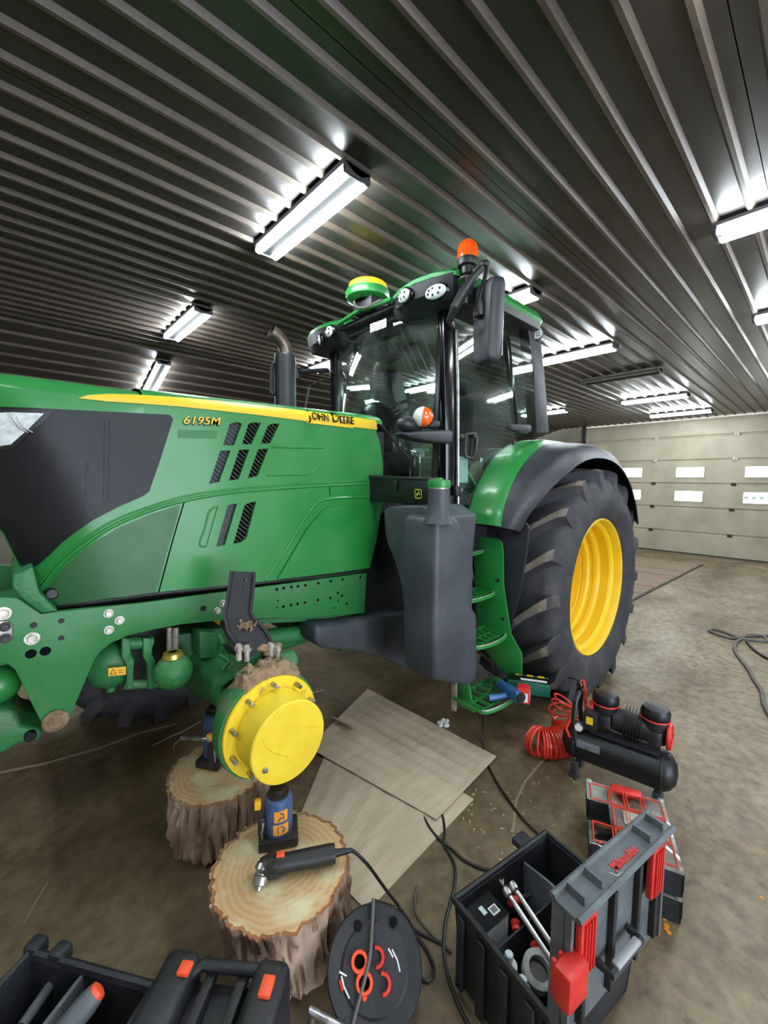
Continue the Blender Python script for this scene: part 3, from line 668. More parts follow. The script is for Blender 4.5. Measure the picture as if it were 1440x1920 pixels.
# fender bracket: a bent channel standing on the knuckle
path = [(PY(456, 1072, 1.80)), (PY(452, 1110, 1.78)), (PY(446, 1150, 1.75)), (PY(452, 1172, 1.72)), (PY(472, 1196, 1.68)), (PY(487, 1222, 1.64))]
def channel(path, wv, wd, dep, th=.012):
    rings = []; wv = V(wv).normalized(); N = len(path)
    for i, p in enumerate(path):
        t = (path[min(i+1, N-1)]-path[max(i-1, 0)]).normalized(); u = (wv-t*wv.dot(t)).normalized(); n = t.cross(u)
        if n.y > 0: n = -n
        W = wd if not callable(wd) else wd(i/(N-1))
        prof = [(-W, 0), (-W, dep), (-W+th, dep), (-W+th*1.3, th), (W-th*1.3, th), (W-th, dep), (W, dep), (W, 0)]
        rings.append([p+u*a+n*c for a, c in prof])
    m = MB(); m.loft(rings); return m
b = channel(path, (1, -.45, 0), lambda t: .056+.014*t, .03); fb = obj('fender_bracket', b, K['black'], T, label='black bent fender bracket with mud on it', sharp=50)
for x, y in ((459, 1086), (456, 1098), (454, 1112), (452, 1127)):
    p = PY(x, y, 1.79)+V((-.004, -.02, 0)); q = MB(); q.cyl(p+V((0, .02, 0)), p+V((0, -.004, 0)), .008, 10); obj('bracket_hole', q, K['darkmetal'], fb)
b = MB()
for i in range(22):
    p = PY(random.uniform(444, 478), random.uniform(1172, 1186), 1.70)+V((0, -.02, .01)); b.tube([p, p+V((random.uniform(-.012, .012), -.01, random.uniform(.01, .03)))], .004, 5)
for i in range(10):
    p = PY(random.uniform(488, 520), random.uniform(1206, 1226), 1.64)+V((0, -.01, 0)); b.ellip(p, (.022, .02, .012), 8, 6)
obj('dried_straw', b, K['mud'], fb)['kind'] = 'stuff'
b = MB(); b.prism([PY(x, y, 1.66) for x, y in ((430, 1210), (500, 1200), (512, 1222), (498, 1236), (444, 1232))], (0, .1, -.02), .012); obj('bracket_foot', b, K['black'], T)
b = MB(); p = PY(536, 1240, 1.75); b.cyl(p+V((-.05, 0, 0)), p+V((.05, 0, 0)), .05, 18, bev=.015); obj('steering_joint', b, K['castgreen'], T)
b = MB(); p = PY(325, 1259, 1.98); b.ellip(p, (.082, .075, .080), 28, 18); acc = obj('accumulator', b, K['castgreen'], T)
b = MB(); b.cyl(p+V((-.01, -.066, -.015)), p+V((-.012, -.079, -.018)), .014, 14); obj('valve_recess', b, K['dgreen'], acc)
b = MB(); b.lathe([(.045, 0), (.04, .02), (.02, .024)], p+V((0, 0, .07)), (0, 0, 1), 16); obj('accumulator_collar', b, K['gold'], acc)
b = MB(); p = PY(206, 1246, 2.20); b.ellip(p, (.10, .09, .105), 24, 16); b.cyl(p+V((0, 0, -.09)), p+V((0, 0, -.125)), .02, 12); obj('accumulator', b, K['castgreen'], T)
lx = MB(); c0 = [PY(x, y, 2.055) for x, y in ((203, 1253), (236, 1250), (236, 1265), (203, 1268))]; lx.prism(c0, (0, .004, 0)); wl = obj('warning_label', lx, K['ylabel'], T, label='small yellow warning label')
q = MB(); tri = [PY(x, y, 2.052) for x, y in ((207, 1265), (218, 1264), (212, 1254))]; q.tube(tri, .0018, 4, closed=True)
for y in (1257, 1261): q.tube([PY(222, y, 2.053), PY(232, y-.5, 2.053)], .001, 4)
obj('label_print', q, K['black'], wl)
for ox in (0, 40):
    b = MB(); pts = [(228+ox, 1196), (246+ox, 1198), (246+ox, 1228), (252+ox, 1240), (250+ox, 1292), (238+ox, 1294), (236+ox, 1246), (228+ox, 1232)]
    b.prism([PY(x, y, 2.10) for x, y in pts], (0, .05, 0), .008); obj('suspension_link', b, K['castgreen'], T)
for a_, e_, r_ in (((240, 1206), (285, 1204), .03), ((232, 1284), (300, 1280), .022)):
    b = MB(); b.cyl(PY(*a_, 2.14), PY(*e_, 2.14), r_, 14); obj('link_pin', b, K['castgreen'], T)
for x_, r_ in ((317, .012), (329, .016)):
    b = MB(); b.cyl(PY(x_, 1176, 2.15), PY(x_, 1236, 2.15), r_, 10); obj('hydraulic_rod', b, K['zinc'], T)
b = MB(); b.box2((.30, 2.36, .62), (.66, 2.75, 1.02), .03); obj('axle_carrier', b, K['darkmetal'], T)
b = MB(); b.prism([PY(x, y, 2.05) for x, y in ((374, 1184), (408, 1186), (408, 1234), (374, 1236))], (0, .12, 0), .01); b.prism([PY(x, y, 2.2) for x, y in ((330, 1190), (420, 1176), (440, 1230), (420, 1300), (380, 1310), (340, 1240))], (0, .2, 0), .02); obj('axle_bracket', b, K['castgreen'], T)
b = MB(); b.tube([PY(410, 1190, 2.0), PY(420, 1210, 1.95), PY(412, 1228, 1.95), PY(430, 1240, 1.9), PY(418, 1256, 1.9)], .012, 8); obj('hydraulic_line', b, K['castgreen'], T)
b = MB(); b.tube([(1.0, 2.25, .72), (1.62, 2.25, .73)], .055, 18); b.tube([PY(470, 1200, 2.2), PY(560, 1188, 2.2), PY(612, 1170, 2.2)], .052, 18); obj('driveshaft_cover', b, K['dgreen'], T)
b = MB(); b.box2((1.6, YC-.30, .55), (3.9, YC+.30, 1.25), .05); b.box2((1.3, YC-.2, .70), (1.7, YC+.2, 1.1), .05); b.lathe([(.14, -.72), (.17, -.4), (.2, 0), (.17, .4), (.14, .72)], (3.517, YC, .879), (0, 1, 0), 20); obj('transmission_case', b, K['castgreen'], T)
b = MB(); b.prism([PY(x, y, 2.10) for x, y in ((688, 960), (720, 900), (820, 900), (820, 1220), (700, 1200), (684, 1150))], (0, .04, 0)); b.box2((1.84, 2.08, 1.2), (1.9, 2.9, 2.05)); b.box2((1.9, 2.0, 1.1), (3.2, 2.9, 1.5)); obj('engine_shield', b, K['black'], T, flat=True)
# ---- wheels
def wheel(name, cx, yl, cz, R, rr, wid, nl, rim_m, side=1, lug_h=.055, rim_label=None, squash=True):
    """yl: y of the outer rim lip, side=+1 when outer face looks to -y"""
    s = side
    o = V((cx, yl, cz)); ax = V((0, s, 0)); h = wid
    base = R-lug_h
    prof = [(rr, .0), (rr+.03, -.03), (rr+.10, -.065), (rr+(base-rr)*.55, -.07), (base-.07, -.045), (base-.02, -.02), (base, .03), (base+.004, h*.5), (base, h-.03), (base-.02, h+.02), (base-.07, h+.045), (rr+.10, h+.065), (rr, h)]
    m = MB(); m.lathe(prof, o, ax, 72)
    if squash: m.v = [(x, y, max(z, .004)) for x, y, z in m.v]
    ty = obj(name, m, K['rubber'], T, sharp=50)
    rim = MB()
    rim.lathe([(rr+.012, -.012), (rr+.004, -.020), (rr-.006, -.014), (rr-.016, .01), (rr-.020, .045), (rr-.040, .06), (rr-.048, .075), (rr-.044, .15), (rr-.062, .175), (rr-.066, .20), (rr-.060, .205), (rr-.062, .235), (rr-.085, .255), (rr-.088, .29), (rr-.080, .297), (rr-.088, .31), (rr-.092, .40), (rr-.12, .42), (rr*.45, .37), (rr*.40, .33), (.12, .33), (.001, .33)], o, ax, 72)
    rim.lathe([(rr-.09, .42), (rr-.02, wid-.02), (rr+.01, wid+.01)], o, ax, 72)
    obj('rim', rim, rim_m, ty, label=rim_label, sharp=25)
    for sd in (0, 1):
        for k in range(nl):
            a0 = 2*pi*(k+.5*sd)/nl+.05; lm = MB(); rings = []
            for t in (-.06, 0, .12, .35, .65, 1.0):
                tt = max(t, 0); hh = tt*(h*.5+.03)
                hy = hh-.035 if sd == 0 else h-hh+.035
                dphi = -.30*tt**1.1*(1 if True else 1)
                rb = base-.02 if t >= .1 else (base-.13 if t < 0 else base-.06)
                rt = R-.004*(1-tt) if t >= .1 else (base-.09 if t < 0 else R-.018)
                if t < 0: hy += (-.020 if sd == 0 else .020)
                wb, wt = .105/base, (.052+.03*(1-tt)**3)/R
                ring = []
                for r_, w_ in ((rb, -wb/2), (rt, -wt/2), (rt, wt/2), (rb, wb/2)):
                    an = a0+dphi+w_
                    ring.append(o+V((-cos(an)*r_, 0, sin(an)*r_))+ax*hy)
                rings.append(ring)
            nn_ = 4; flat_ = [p for r_ in rings for p in r_]; fs_ = []; mi_ = []
            for i in range(len(rings)-1):
                for q_ in range(4):
                    l_ = (q_+1) % 4; fs_.append((i*4+q_, i*4+l_, i*4+4+l_, i*4+4+q_)); mi_.append(1 if (q_ == 1 and i > 0) else 0)
            e_ = (len(rings)-1)*4; fs_ += [(3, 2, 1, 0), (e_, e_+1, e_+2, e_+3)]; mi_ += [0, 0]
            lm.add(flat_, fs_); lm.mi = mi_
            if squash: lm.v = [(x, y, max(z, .002)) for x, y, z in lm.v]
            obj('tread_lug', lm, [K['lug'], K['lugtop']], ty, flat=True)
    return ty
WC = V((3.517, 1.25, .879))
rw = wheel('rear_tyre', WC.x, WC.y, WC.z, .965, .548, .62, 18, K['yellow'], 1, .075, rim_label='deep yellow rear wheel rim')
wheel('rear_tyre', WC.x, 2*YC-WC.y, WC.z, .965, .548, .62, 18, K['yellow'], -1, .075)
wheel('front_tyre', AX, 3.62, .70, .70, .40, .50, 18, K['yellow'], -1, .05)
# ---- rear fender (green inner band, black outer extension)
fp = [(2.33, 1.44), (2.37, 1.58), (2.45, 1.72), (2.56, 1.84), (2.70, 1.94), (2.88, 2.02), (3.10, 2.06), (3.35, 2.065), (3.6, 2.03), (3.85, 1.94), (4.08, 1.79), (4.25, 1.6)]
def smooth2(P):
    out = []
    for i in range(len(P)-1):
        p0, p1, p2, p3 = [V((*q, 0)) for q in (P[max(i-1, 0)], P[i], P[i+1], P[min(i+2, len(P)-1)])]
        for j in range(4):
            t = j/4; q = .5*((2*p1)+(p2-p0)*t+(2*p0-5*p1+4*p2-p3)*t*t+(-p0+3*p1-3*p2+p3)*t**3); out.append((q.x, q.y))
    return out+[P[-1]]
fp = smooth2(fp)
def arc(path, prof, m, nm, lab=None, yf=None):
    P = [V((x, 0, z)) for x, z in path]; rings = []
    for i, p in enumerate(P):
        t = (P[min(i+1, len(P)-1)]-P[max(i-1, 0)]).normalized(); n = V((-t.z, 0, t.x))
        rings.append([p+n*dn+V((0, yf(i, y) if yf else y, 0)) for y, dn in prof])
    q = MB(); q.loft(rings); return obj(nm, q, m, T, label=lab, sharp=40)
arc(fp, [(1.69, 0), (1.66, .0), (1.56, -.005), (1.48, -.02), (1.45, -.04), (1.45, -.055), (1.56, -.03), (1.69, -.03)], K['green'], 'rear_fender')
fpo = [(x+.02, z-.01) for x, z in fp[:]]+[(4.36, 1.42)]
def ext_w(i):
    T_ = (.30, .46, .63, .79, .91, .98, 1, 1); j = min(i/4, 6); a = int(j); return T_[a]*(1-(j-a))+T_[a+1]*(j-a)
arc(fpo, [(1.49, -.02), (1.40, -.025), (1.28, -.04), (1.21, -.07), (1.18, -.12), (1.165, -.15), (1.175, -.15), (1.22, -.09), (1.29, -.055), (1.40, -.045), (1.49, -.045)], K['fender'], 'fender_extension', 'black plastic fender extension', lambda i, y: 1.47-(1.47-y)*ext_w(i) if y < 1.47 else y)
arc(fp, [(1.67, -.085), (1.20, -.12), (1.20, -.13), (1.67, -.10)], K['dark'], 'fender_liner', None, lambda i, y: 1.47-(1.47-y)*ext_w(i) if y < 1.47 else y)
arc([(x, z) for x, z in fp], [(2*YC-2.0, 0), (2*YC-1.45, -.03), (2*YC-1.18, -.1), (2*YC-1.20, -.12), (2*YC-1.47, -.06), (2*YC-2.0, -.03)], K['green'], 'rear_fender')
b = MB(); b.prism([V((x, 1.68, z)) for x, z in fp]+[V((4.25, 1.68, 1.2)), V((2.33, 1.68, 1.2))], (0, .02, 0)); obj('fender_wall', b, K['black'], T, flat=True)
b = MB(); b.prism([PX(x, y, 2.56) for x, y in ((893, 985), (911, 980), (978, 977), (988, 981), (992, 992), (987, 1040), (975, 1110), (958, 1185), (925, 1180), (893, 1080))], (.02, 0, 0), .006); mp = obj('mud_guard', b, K['fender'], T, label='black mudguard panel beside the steps')
for px, py in ((936, 1002), (970, 1000)):
    q = MB(); p = PX(px, py, 2.56); q.cyl(p, p+V((-.008, 0, 0)), .012, 10); obj('bolt', q, K['black'], mp)
# ---- fuel tank
def tk(px, py, x=1.70): return PX(px, py, x)
Z4 = lambda x, y: (580+x/2.25, 860+y/2.25)
front = [(312, 218), (330, 203), (400, 197), (480, 198), (545, 250), (530, 420), (528, 600), (526, 800), (530, 925), (520, 940), (470, 915), (420, 890), (400, 860), (396, 760), (398, 660), (392, 600), (388, 545), (372, 480), (352, 420), (330, 370), (316, 310)]
foot = [(24, 712), (40, 702), (150, 694), (250, 676), (330, 655), (420, 640), (530, 640), (530, 930), (470, 912), (400, 880), (320, 845), (200, 812), (70, 806), (30, 788), (24, 770)]
fr = [tk(*Z4(*q)) for q in front]
rings = []
N = len(fr); cen = V((0, 0, 0))
for q in fr: cen += q/N
def outer(i, f):  # pull the outer (camera right) edge for the bulged side
    return fr[i]
b = MB(); b.prism(fr, (.36, 0, 0), .035, 3)
tank = obj('fuel_tank', b, K['tank'], T, label='dark grey plastic fuel tank', sharp=60)
q = MB(); q.prism([PY(*Z4(*p_), 1.99) for p_ in foot], (0, .20, 0), .03, 3); obj('tank_foot', q, K['tank'], tank, sharp=60)
side = [(818, 975), (846, 962), (862, 975), (876, 1010), (889, 1050), (892, 1085), (880, 1112), (882, 1136), (896, 1150), (897, 1250), (895, 1278), (880, 1286), (850, 1284), (816, 1276), (815, 1150)]
b = MB(); b.prism([PY(x, y, 1.385) for x, y in side], (0, .25, 0), .03, 3); obj('tank_outer_face', b, K['tank'], tank, sharp=60)
p = PY(822, 960, 1.43)
b = MB(); b.lathe([(.085, -.06), (.068, -.02), (.060, .02), (.056, .10), (.056, .125), (.001, .125)], p, (0, 0, 1), 24); nk = obj('filler_neck', b, K['tank'], tank)
b = MB(); b.lathe([(.053, .118), (.055, .135)], p, (0, 0, 1), 24); obj('neck_ring', b, K['zinc'], tank)
b = MB(); b.lathe([(.060, .133), (.064, .15), (.060, .172), (.001, .180)], p, (0, 0, 1), 14); b.box(p+V((0, 0, .175)), (.11, .03, .02), .006, Matrix.Rotation(.5, 3, 'Z')); obj('filler_cap', b, K['green'], tank, label='green fuel filler cap')
b = MB(); q = PX(885, 1113, 2.1); b.box(q+V((0, .03, 0)), (.03, .05, .05), .01); obj('blue_cap', b, K['toolblue'], tank)
# ---- black battery box with emblem
x0 = 1.75
bx = [PX(x, y, x0) for x, y in ((693, 893), (803, 898), (804, 946), (693, 941))]
b = MB(); b.prism(bx, (.12, 0, 0), .008); bb = obj('battery_box', b, K['boxblack'], T, label='black battery box with small emblem')
b = MB(); b.prism([q+V((-.006, 0, 0)) for q in (PX(692, 891, x0), PX(804, 896, x0), PX(804, 901, x0), PX(692, 897, x0))], (.132, 0, 0), .003); obj('box_lid', b, K['black'], bb)
b = MB(); b.prism([PX(x, y, x0-.007) for x, y in ((738, 900), (746, 900), (744, 920), (740, 918))], (-.008, 0, 0), .002); obj('latch', b, K['black'], bb)
def emblem(c, xd, yd, s, par, off):
    c = V(c); xd = V(xd).normalized(); yd = V(yd).normalized(); n = V(off)
    fr_ = MB(); hw = s*.5; ring = [(-.8, -1), (.8, -1), (1, -.8), (1, .8), (.8, 1), (-.8, 1), (-1, .8), (-1, -.8)]
    fr_.tube([c+xd*a*hw+yd*e*hw+n for a, e in ring], s*.045, 6, closed=True)
    deer = [(-.75, -.1), (-.45, .12), (-.1, .2), (.15, .3), (.25, .55), (.1, .8), (.2, .82), (.35, .6), (.45, .62), (.55, .45), (.4, .35), (.3, .05), (.6, -.1), (.55, -.2), (.25, -.12), (.0, -.1), (-.3, -.2), (-.1, -.45), (-.5, -.75), (-.45, -.6), (-.3, -.45), (-.55, -.3), (-.75, -.55), (-.8, -.5), (-.65, -.2)]
    fr_.prism([c+xd*a*hw*.85+yd*e*hw*.85+n for a, e in deer], n*.4)
    obj('emblem', fr_, K['jdyellow'], par)
ec = PX(785, 926, x0); emblem(ec, PX(795, 927, x0)-ec, PX(785, 916, x0)-ec, .050, bb, (-.004, 0, 0))
# ---- steps
SX = 2.46
sp = [(886, 1005), (933, 1011), (941, 1017), (943, 1035), (944, 1098), (950, 1140), (958, 1190), (978, 1226), (978, 1285), (965, 1285), (905, 1215), (893, 1150), (889, 1060)]
b = MB(); b.prism([PX(x, y, SX) for x, y in sp], (.012, 0, 0), .003); st = obj('step_plate', b, K['green'], T, label='green side plate of the steps')
for px, py in ((935, 1088), (944, 1160)):
    q = MB(); p = PX(px, py, SX); q.cyl(p, p+V((-.01, 0, 0)), .011, 8); obj('bolt', q, K['black'], st)
b = MB(); b.prism([V((2.10, 1.42, .28)), V((2.10, 1.55, .28)), V((2.10, 1.80, 1.3)), V((2.10, 1.72, 1.3))], (-.012, 0, 0), .003); obj('step_plate', b, K['green'], T)
def step(z, yf, dp, x0=2.10, x1=2.46, nb=6):
    m = MB(); pts = []
    for k in range(13):
        a = pi*k/12; pts.append(V(((x0+x1)/2-cos(a)*(x1-x0)/2, yf+.05-.05*sin(a), z)))
    m.tube(pts+[V((x1, yf+dp, z)), V((x0, yf+dp, z))], .012, 6, closed=True)
    for k in range(nb):
        x = x0+(x1-x0)*(k+.5)/nb; m.box((x, yf+.045+dp*.45, z), (.014, dp*.9, .02), .003)
    for k in range(3): m.box(((x0+x1)/2, yf+.06+(dp-.07)*k/2, z-.004), (x1-x0, .014, .014), .003)
    obj('step', m, K['green'], T)
    e = MB(); e.tube([q+V((0, 0, .011)) for q in pts], .004, 5); obj('step_edge', e, K['zinc'], T)
step(1.235, 1.60, .14); step(.955, 1.50, .18); step(.685, 1.40, .22); step(.335, 1.29, .26, 2.05, 2.46)
b = MB(); b.box2((2.05, 1.54, .25), (2.07, 1.57, .70)); obj('step_hanger', b, K['zinc'], T)
b = MB(); b.prism([V((2.47, 1.5, .30)), V((2.9, 1.62, .22)), V((2.95, 1.7, .6)), V((2.47, 1.6, .68))], (0, .02, 0)); obj('mud_flap', b, K['rubber'], T)
# ---- cab
A0 = V((2.2, 1.80, 0)); CN = (.2195, .9756, 0)
def CS(px, py): return PP(px, py, A0, CN)
def cabplate(name, px, m, ext, lab=None, bev=.006): q = MB(); q.prism([CS(*p) for p in px], ext, bev); return obj(name, q, m, T, label=lab)
MIR = lambda p: V((p.x, 2*YC+.02-p.y, p.z))
apil = [(831, 578), (851, 578), (856, 700), (858, 830), (854, 975), (836, 975), (836, 830), (833, 700)]
cabplate('cab_pillar', apil, K['glossblack'], (.02, .07, 0))
q = MB(); q.prism([MIR(CS(*p)) for p in apil], (.02, -.07, 0), .006); obj('cab_pillar', q, K['glossblack'], T)
q = MB(); q.tube([CS(853, 620)+V((-.0, -.012, 0)), CS(856, 740)+V((0, -.012, 0)), CS(856, 965)+V((0, -.012, 0))], .010, 8); obj('door_edge_strip', q, K['steel'], T)
bp = [(948, 628), (957, 632), (973, 795), (966, 797)]
cabplate('cab_pillar', bp, K['glossblack'], (0, .03, 0))
cp = [(990, 612), (1012, 618), (1022, 700), (1030, 812), (1006, 812), (1001, 700)]
c_side = V((3.25, 1.62, 0))
def CQ(px, py): return PP(px, py, V((3.0, 1.62, 0)), (0, 1, 0))
q = MB(); q.prism([CQ(*p) for p in cp], (.03, .10, 0), .012); obj('cab_pillar', q, K['fender'], T)
q = MB(); q.prism([MIR(CQ(*p)) for p in cp], (.03, -.10, 0), .012); obj('cab_pillar', q, K['fender'], T)
# glass
def pane(name, pts, off=0): 
    q = MB(); q.add(pts, [tuple(range(len(pts)))]); return obj(name, q, K['glass'], T, flat=True)
WSX = 2.2
wl_ = [PX(x, y, WSX) for x, y in ((828, 584), (833, 975), (700, 985), (618, 775), (630, 620), (700, 588))]
tl = PX(822, 586, WSX); zt = 2.885; zb = 1.50
def ws_pt(u, v):  # gently bowed windscreen
    y = 1.84+(3.06-1.84)*u; z = zb+(zt+.10*sin(pi*u)*.6-zb)*v
    return V((WSX-.10*sin(pi*u)-.03+.04*v, y, z))
q = MB(); q.grid(ws_pt, 14, 8); obj('windscreen', q, K['glass'], T, sharp=80)
q = MB()
q.tube([ws_pt(0.012, v/10) for v in range(11)], .022, 6); q.tube([ws_pt(.988, v/10) for v in range(11)], .022, 6); q.tube([ws_pt(u/14, 1) for u in range(15)], .02, 6)
obj('windscreen_seal', q, K['glossblack'], T)
doorp = [(852, 600), (948, 618), (950, 632), (968, 797), (966, 820), (940, 890), (915, 972), (856, 968)]
pane('door_glass', [CS(*p) for p in doorp])
pane('door_glass', [MIR(CS(*p)) for p in doorp])
quart = [(955, 628), (994, 640), (1007, 806), (972, 800)]
pane('quarter_glass', [CQ(*p) for p in quart]); pane('quarter_glass', [MIR(CQ(*p)) for p in quart])
q = MB(); q.tube([CS(966, 822), CS(941, 890), CS(914, 974), CS(880, 973), CS(857, 970)], .010, 6); obj('door_seal', q, K['glossblack'], T)
q = MB(); q.prism([CS(*p) for p in ((856, 966), (917, 970), (910, 994), (868, 990))], (.0, .08, 0), .006); obj('door_sill', q, K['black'], T)
pane('rear_glass', [V((3.28, 1.72, 2.05)), V((3.28, 3.2, 2.05)), V((3.2, 3.2, 2.82)), V((3.2, 1.72, 2.82))])
# roof
RX0, RX1, RY0, RY1 = 2.10, 3.12, 1.58, 3.34
def rrect(x0, x1, y0, y1, r, z, n=5):
    out = []
    for cx, cy, a in ((x1-r, y1-r, 0), (x0+r, y1-r, pi/2), (x0+r, y0+r, pi), (x1-r, y0+r, 1.5*pi)):
        for k in range(n+1): t = a+pi/2*k/n; out.append(V((cx+cos(t)*r, cy+sin(t)*r, z)))
    return out
b = MB(); b.loft([rrect(RX0+.06, RX1-.05, RY0+.05, RY1-.05, .1, 2.865), rrect(RX0, RX1, RY0, RY1, .12, 2.885), rrect(RX0-.01, RX1+.01, RY0-.01, RY1+.01, .12, 2.93), rrect(RX0+.02, RX1, RY0+.02, RY1-.02, .12, 2.96)])
obj('cab_roof', b, K['black'], T)
b = MB(); b.loft([rrect(RX0-.005, RX1+.01, RY0-.005, RY1+.005, .12, 2.925), rrect(RX0-.02, RX1+.02, RY0-.02, RY1+.02, .13, 2.955), rrect(RX0, RX1, RY0, RY1, .13, 3.0), rrect(RX0+.08, RX1-.1, RY0+.1, RY1-.1, .13, 3.035)]); obj('roof_cap', b, K['green'], T, label='green roof cap')
b = MB(); b.box2((2.3, 1.85, 2.83), (3.1, 3.05, 2.866), .01); obj('headliner', b, K['tan'], T)
def pod(yc, sgn, lamps):
    m = MB(); y0, y1 = yc-.25, yc+.25
    m.loft([[V((x, y, z)) for x, y, z in ((2.02+.05*abs(t), yc+t*.27, 3.02), (1.98+.06*abs(t)**2, yc+t*.27, 2.98), (2.00+.06*abs(t)**2, yc+t*.26, 2.90), (2.08, yc+t*.25, 2.855), (2.3, yc+t*.25, 2.86), (2.3, yc+t*.27, 3.02))] for t in (-1, -.8, -.4, 0, .4, .8, 1)])
    pd = obj('light_pod', m, K['black'], T)
    g = MB(); g.loft([[V((x, y, z)) for x, y, z in ((1.985+.07*abs(t)**2, yc+t*.285, 2.99-.02*abs(t)**3), (1.98+.07*abs(t)**2, yc+t*.285, 3.012-.02*abs(t)**3), (2.04+.06*abs(t)**2, yc+t*.27, 3.05-.02*abs(t)**3), (2.35, yc+t*.26, 3.05), (2.35, yc+t*.26, 3.0))] for t in (-1, -.85, -.5, 0, .5, .85, 1)])
    obj('pod_cover', g, K['green'], pd)
    for px, py, y, ang, sx in lamps:
        p = PX(px, py, 1.985 if abs(ang) < .3 else 2.0); rot = Matrix.Rotation(ang, 3, 'Z') @ Matrix.Rotation(-.15, 3, 'Y')
        q = MB(); q.ellip(p, (.028, sx+.012, .052), 20, 12, rot); obj('lamp_bezel', q, K['glossblack'], pd)
        q = MB(); q.ellip(p+rot @ V((-.012, 0, 0)), (.024, sx, .042), 20, 12, rot); l = obj('work_light', q, K['lens'], pd, label='oval work light')
        q = MB()
        for a, e in ((-.5, .25), (-.35, -.35), (.15, .45), (.15, -.4), (.5, .3), (.6, -.15)):
            c = p+rot @ V((-.032, a*sx, e*.042)); q.ellip(c, (.007, .008, .008), 8, 6)
        obj('lamp_diodes', q, K['darkmetal'], pd)
pod(1.90, 1, [(760, 555, 0, -.12, .062), (819, 548, 0, .15, .076)])
pod(3.0, -1, [(620, 622, 0, -.1, .060), (603, 637, 0, -.5, .045)])
q = MB(); q.tube([(2.0, 2.12, 2.965), (1.985, 2.45, 2.985), (2.0, 2.76, 2.965)], .02, 8, flat=.7); obj('roof_front_edge', q, K['green'], T)
q = MB(); q.box2((2.03, 2.1, 2.925), (2.2, 2.8, 2.965), .015); obj('roof_visor', q, K['black'], T)
q = MB(); p = PX(748, 577, 2.02); q.ellip(p, (.02, .02, .015), 10, 8); obj('wash_nozzle', q, K['black'], T)
p = CQ(1008, 628); q = MB(); q.cyl(p+V((.02, .03, 0)), p+V((-.035, -.012, 0)), .052, 20, bev=.01); rl = obj('rear_light_housing', q, K['fender'], T)
q = MB(); q.cyl(p+V((-.033, -.011, 0)), p+V((-.042, -.014, 0)), .042, 20); obj('work_light', q, K['lens'], rl)
q = MB()
for a in (-.02, 0, .02):
    for e in (-.02, 0, .02): q.ellip(p+V((-.043, -.014+a, e)), (.004, .006, .006), 6, 5)
obj('lamp_diodes', q, K['darkmetal'], rl)
# gps receiver
gp = V((2.06, YC, 3.0))
b = MB(); b.lathe([(.10, .03), (.13, .035), (.160, .05), (.166, .075), (.162, .105), (.14, .115)], gp+V((0, 0, .03)), (0, 0, 1), 28); gr = obj('gps_receiver', b, K['green'], T, label='green position receiver with yellow dome')
b = MB(); b.lathe([(.145, .108), (.148, .13), (.142, .152), (.12, .166), (.06, .174), (.001, .176)], gp+V((0, 0, .03)), (0, 0, 1), 28); obj('receiver_dome', b, K['yellow'], gr, label='yellow dome')
b = MB(); b.box2((1.99, YC-.12, 2.97), (2.16, YC+.1, 3.075), .015); obj('receiver_bracket', b, K['black'], gr)
q = MB(); q.tube(curve_pts([(664, 565), (668, 575), (685, 576), (702, 568), (716, 562)], fn=lambda x, y: PX(x, y, 1.95)), .008, 6); obj('receiver_cable', q, K['greycable'], gr)
ec = PX(656, 551, 1.945); emblem(ec, (0.4, -1, 0), (0, 0, 1), .05, gr, (-.006, 0.003, 0))
# beacon
bc = V((2.118, 1.582, 2.922))
b = MB(); b.cyl(bc+V((.02, .02, -.10)), bc+V((0, 0, .06)), .018, 10); b.lathe([(.022, .05), (.035, .06), (.036, .10), (.058, .105), (.064, .13), (.062, .145)], bc, (0, 0, 1), 24); be = obj('beacon', b, K['black'], T, label='orange rotating beacon on the cab corner')
b = MB(); b.lathe([(.060, .143), (.062, .16), (.060, .20), (.052, .232), (.036, .250), (.001, .256)], bc, (0, 0, 1), 32); bl = obj('beacon_lens', b, K['amber'], be, label='orange lens')
b = MB()
for k in range(32):
    a = 2*pi*k/32; b.tube([bc+V((cos(a)*r_, sin(a)*r_, h_)) for r_, h_ in ((.0625, .16), (.0605, .20), (.0525, .232))], .0018, 4)
obj('lens_rib', b, K['amber'], be)
b = MB(); b.tube([bc+V((.045*cos(t), .045*sin(t), .03)) for t in [i*.5 for i in range(9)]], .006, 6); obj('beacon_cable', b, K['greycable'], be)
